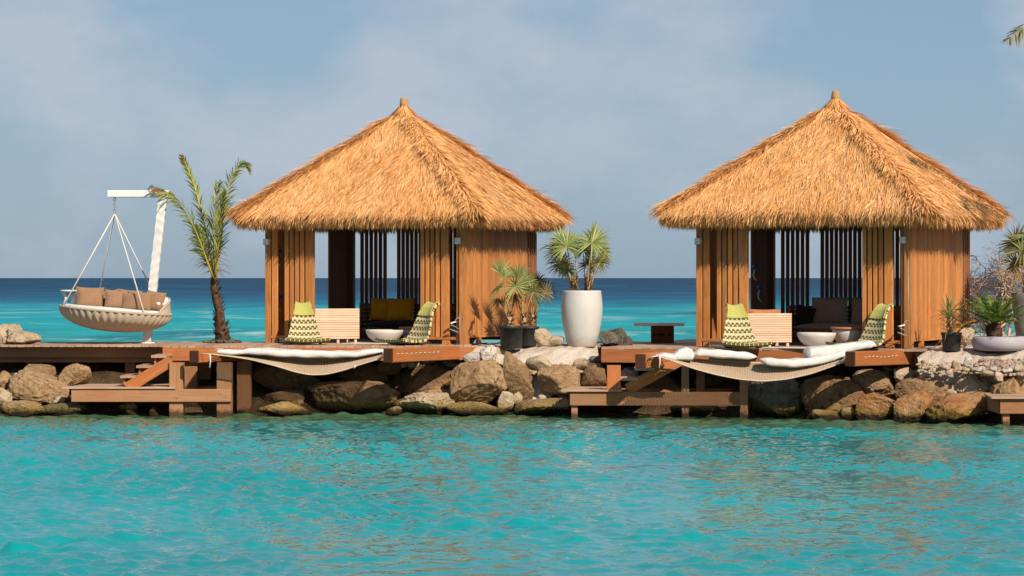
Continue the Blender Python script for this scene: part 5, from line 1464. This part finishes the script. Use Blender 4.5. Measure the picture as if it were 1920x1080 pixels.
fan_plant('fan_palm', "ragged half-dead fan palm in the dusty black pot", 'palm', Vector((b2.x, b2.y, ZS + .30)), I, 7, [(q(982, 612), q(980, 590), .065, .035)])
q = mk(49.3)
I = [dict(root=q(1000, 598), hub=q(1024, 548, -.1), rad=.32, tone=.3, face=(.7, -.7, .3), n=14, droop=.2), dict(root=q(998, 598), hub=q(1006, 530, .1), rad=.34, tone=.35, face=(.2, -1, .4), droop=.5),
     dict(root=q(997, 598), hub=q(995, 545, .1), rad=.32, tone=.55, face=(-.2, -1, .2), n=14, spread=150, droop=.2)]
fan_plant('fan_palm', "dark-tipped fan palm leaning out over the sea beside the cabana", 'palm', Vector((b3.x, b3.y, ZS + .26)), I, 8, [(q(999, 610), q(998, 588), .06, .035)])

# right hand garden: spiky plant, cycad, fan palm, dry bush
b4 = black_pot("black plastic pot with the spiky plant by the brown cabana's solid wall", 1784, 653, 46.2, .178, .15, .32, ZR - .03)
r = np.random.default_rng(31)
pbs = Vector((b4.x, b4.y, ZR + .25)); t = thing('spiky_plant', "spiky rosette plant with green and dead brown leaves in the black pot", 'plant', pbs)
MB().tube([pbs, pbs + V(.0, 0, .14), pbs + V(-.02, 0, .30)], [.05, .04, .03], 8).build('stem', M['fibre'], t, pbs)
lv = Leaves(); n_ = 34; th = r.uniform(0, 6.28, n_); el = r.uniform(.5, 1.5, n_)
P = np.array(pbs[:]) + np.stack([0 * th - .02, 0 * th, r.uniform(.12, .38, n_)], 1)
D = norm(np.stack([np.cos(th) * np.cos(el), np.sin(th) * np.cos(el), np.sin(el)], 1)); S = norm(np.cross(D, np.stack([np.cos(th), np.sin(th), 0 * th - .6], 1)))
lv.add(P, D, S, r.uniform(.35, .62, n_), r.uniform(.022, .036, n_), np.stack([np.cos(th), np.sin(th), 0 * th - 1.2], 1) * (.10 * r.uniform(.2, 1.5, n_))[:, None], LP, np.clip(r.normal(.72, .14, n_), .4, 1))
link('green_leaves', lv.mesh('green_leaves', pbs), M['fanleaf'], t)
lv = Leaves(); n_ = 60; th = r.uniform(0, 6.28, n_)
P = np.array(pbs[:]) + np.stack([r.normal(-.02, .04, n_), r.normal(0, .04, n_), r.uniform(.0, .34, n_)], 1)
D = norm(np.stack([np.cos(th) * .7, np.sin(th) * .7, r.uniform(.0, 1.2, n_)], 1)); S = norm(np.cross(D, np.stack([np.cos(th), np.sin(th), 0 * th - .6], 1)) + r.normal(0, .3, (n_, 3)))
lv.add(P, D, S, r.uniform(.25, .5, n_), r.uniform(.015, .028, n_), np.stack([np.cos(th) * .3, np.sin(th) * .3, 0 * th - 1], 1) * (.34 * r.uniform(.3, 1, n_))[:, None], [(0, .7), (.3, 1), (.6, .8), (.85, .5), (1, 0)], np.clip(r.normal(.10, .06, n_), 0, .25))
link('dead_leaves', lv.mesh('dead_leaves', pbs), M['fanleaf'], t)

cb_ = on(1874, 46.0, ZR - .02)
t = thing('shallow_planter', "wide shallow grey planter holding the cycad on the sand", 'planter', cb_)
k_ = 46.0 / F
MB().lathe([(0, 0), (40 * k_, 0), (48 * k_, 4 * k_), (52 * k_, 13 * k_), (50 * k_, 23 * k_), (46 * k_, 27 * k_), (43 * k_, 26 * k_), (44 * k_, 21 * k_), (0, 21 * k_)], 56).build('bowl', M['grey_pot'], t)
MB().lathe([(0, 23 * k_), (43.5 * k_, 22 * k_)], 24).build('soil', M['soil'], t)
cy = on(1864, 46.0, ZR + 24 * k_ * .9)
t = thing('cycad', "cycad with arching green fronds in the shallow grey planter", 'cycad', cy)
mb = MB().lathe([(.0, -.03), (.12, -.03), (.135, .06), (.125, .16), (.09, .24), (.03, .27), (0, .27)], 18, cy); mb.v = [v + V(*r.normal(0, .010, 3)) for v in mb.v]
mb.build('trunk', M['bark'], t, cy)
lv = Leaves(); n_ = 90; th = r.uniform(0, 6.28, n_); f = r.random(n_); P = np.array(cy[:]) + np.stack([np.cos(th) * .12, np.sin(th) * .12, f * .24], 1)
D = norm(np.stack([np.cos(th), np.sin(th), np.full(n_, .9)], 1)); S = norm(np.cross(D, np.stack([np.cos(th), np.sin(th), 0 * th], 1)))
lv.add(P, D, S, r.uniform(.05, .09, n_), r.uniform(.03, .05, n_), np.zeros((n_, 3)), LP, np.full(n_, .02)); tag(link('leaf_scales', lv.mesh('leaf_scales', cy), M['bark'], t), kind='stuff')
for i in range(24):
    a = i * 2.39996; el = .35 + .95 * (i / 24); R_ = r.uniform(.64, .80); tone = .55 + .3 * (i / 24)
    if i in (1, 4): tone = .04
    up = V(math.cos(a) * math.cos(el), math.sin(a) * math.cos(el), math.sin(el)); out = V(math.cos(a), math.sin(a), 0)
    c0 = cy + V(0, 0, .24); droop = .34 if tone > .1 else .6
    p = [c0 + up * R_ * s_ + V(0, 0, -droop * s_ * s_ * R_ * (1.3 - math.sin(el) * .6)) + out * .10 * s_ for s_ in (0, .25, .5, .75, 1)]
    lv = Leaves(); m2 = MB(); frond(lv, m2, p, 44, .14, .016, tone, r, .62, .08, .009, .16, None, (0.0, -.15, 1))
    fo = m2.build('frond', M['rachis'], t, cy); link('leaflets', lv.mesh('leaflets', cy), M['cycadleaf'], fo)
fp = on(1925, 48.5, ZR - .02)
t = thing('plant_pot', "tall dark grey tapered planter behind the cycad, holding the large fan palm", 'planter', fp)
MB().lathe([(0, 0), (.16, 0), (.22, .40), (.27, .86), (.28, .98), (.25, .98), (.24, .9), (0, .9)], 36).build('pot', M['dark_pot'], t)
MB().lathe([(0, .905), (.24, .905)], 20).build('soil', M['soil'], t)
q = mk(48.5)
I = [dict(root=q(1925, 560), hub=q(1916, 470, -.3), rad=.52, tone=.45, face=(-.5, -.8, .5), n=24), dict(root=q(1926, 560), hub=q(1908, 500, -.1), rad=.50, tone=.42, face=(-.3, -1, .2), n=22),
     dict(root=q(1927, 560), hub=q(1930, 440, .1), rad=.50, tone=.5, face=(-.3, -.7, .7), n=22), dict(root=q(1927, 560), hub=q(1945, 480, -.1), rad=.5, tone=.45, face=(.4, -.9, .4), n=22),
     dict(root=q(1926, 560), hub=q(1905, 455, .3), rad=.5, tone=.38, face=(-.6, -.8, .3), n=22)]
fan_plant('fan_palm', "large green fan palm rising above the cycad", 'palm', Vector((fp.x, fp.y, ZR + .88)), I, 12, [(q(1925, 562), q(1926, 530), .07, .04)])
# dry leafless bush behind
def dry_bush(label, base, h, seed):
    t = thing('dry_bush', label, 'bush', base); r = random.Random(seed); mb = MB(); tw = MB()
    def grow(p, d, l, rad, lev):
        pts = [p]; q = Vector(p); dd = Vector(d)
        for i in range(4):
            dd = (dd + V(r.gauss(0, .28), r.gauss(0, .28), r.gauss(-.02, .22))).normalized(); q = q + dd * l / 4; pts.append(q.copy())
        (mb if lev < 2 else tw).tube(pts, [rad, rad * .9, rad * .8, rad * .7, rad * .55], 6 if lev < 2 else 3, False)
        if lev < 4:
            for k in range(4 if lev < 3 else 3):
                a = pts[r.randint(1, 4)]; nd = (dd + V(r.gauss(0, .8), r.gauss(0, .6), r.gauss(.05, .6))).normalized()
                grow(a, nd, l * r.uniform(.55, .8), rad * .62, lev + 1)
    for k in range(8): grow(base + V(r.uniform(-.1, .1), r.uniform(-.1, .1), 0), V(r.uniform(-.75, .5), r.uniform(-.4, .4), 1).normalized(), h * r.uniform(.40, .5), .032, 0)
    b = mb.build('branch', M['twig'], t, base); tag(tw.build('twig', M['twig'], b, base), kind='stuff')
dry_bush("leafless pale dry bush behind the cycad, beside the cabana corner", on(1884, 50.8, ZR - .1), 2.0, 3)
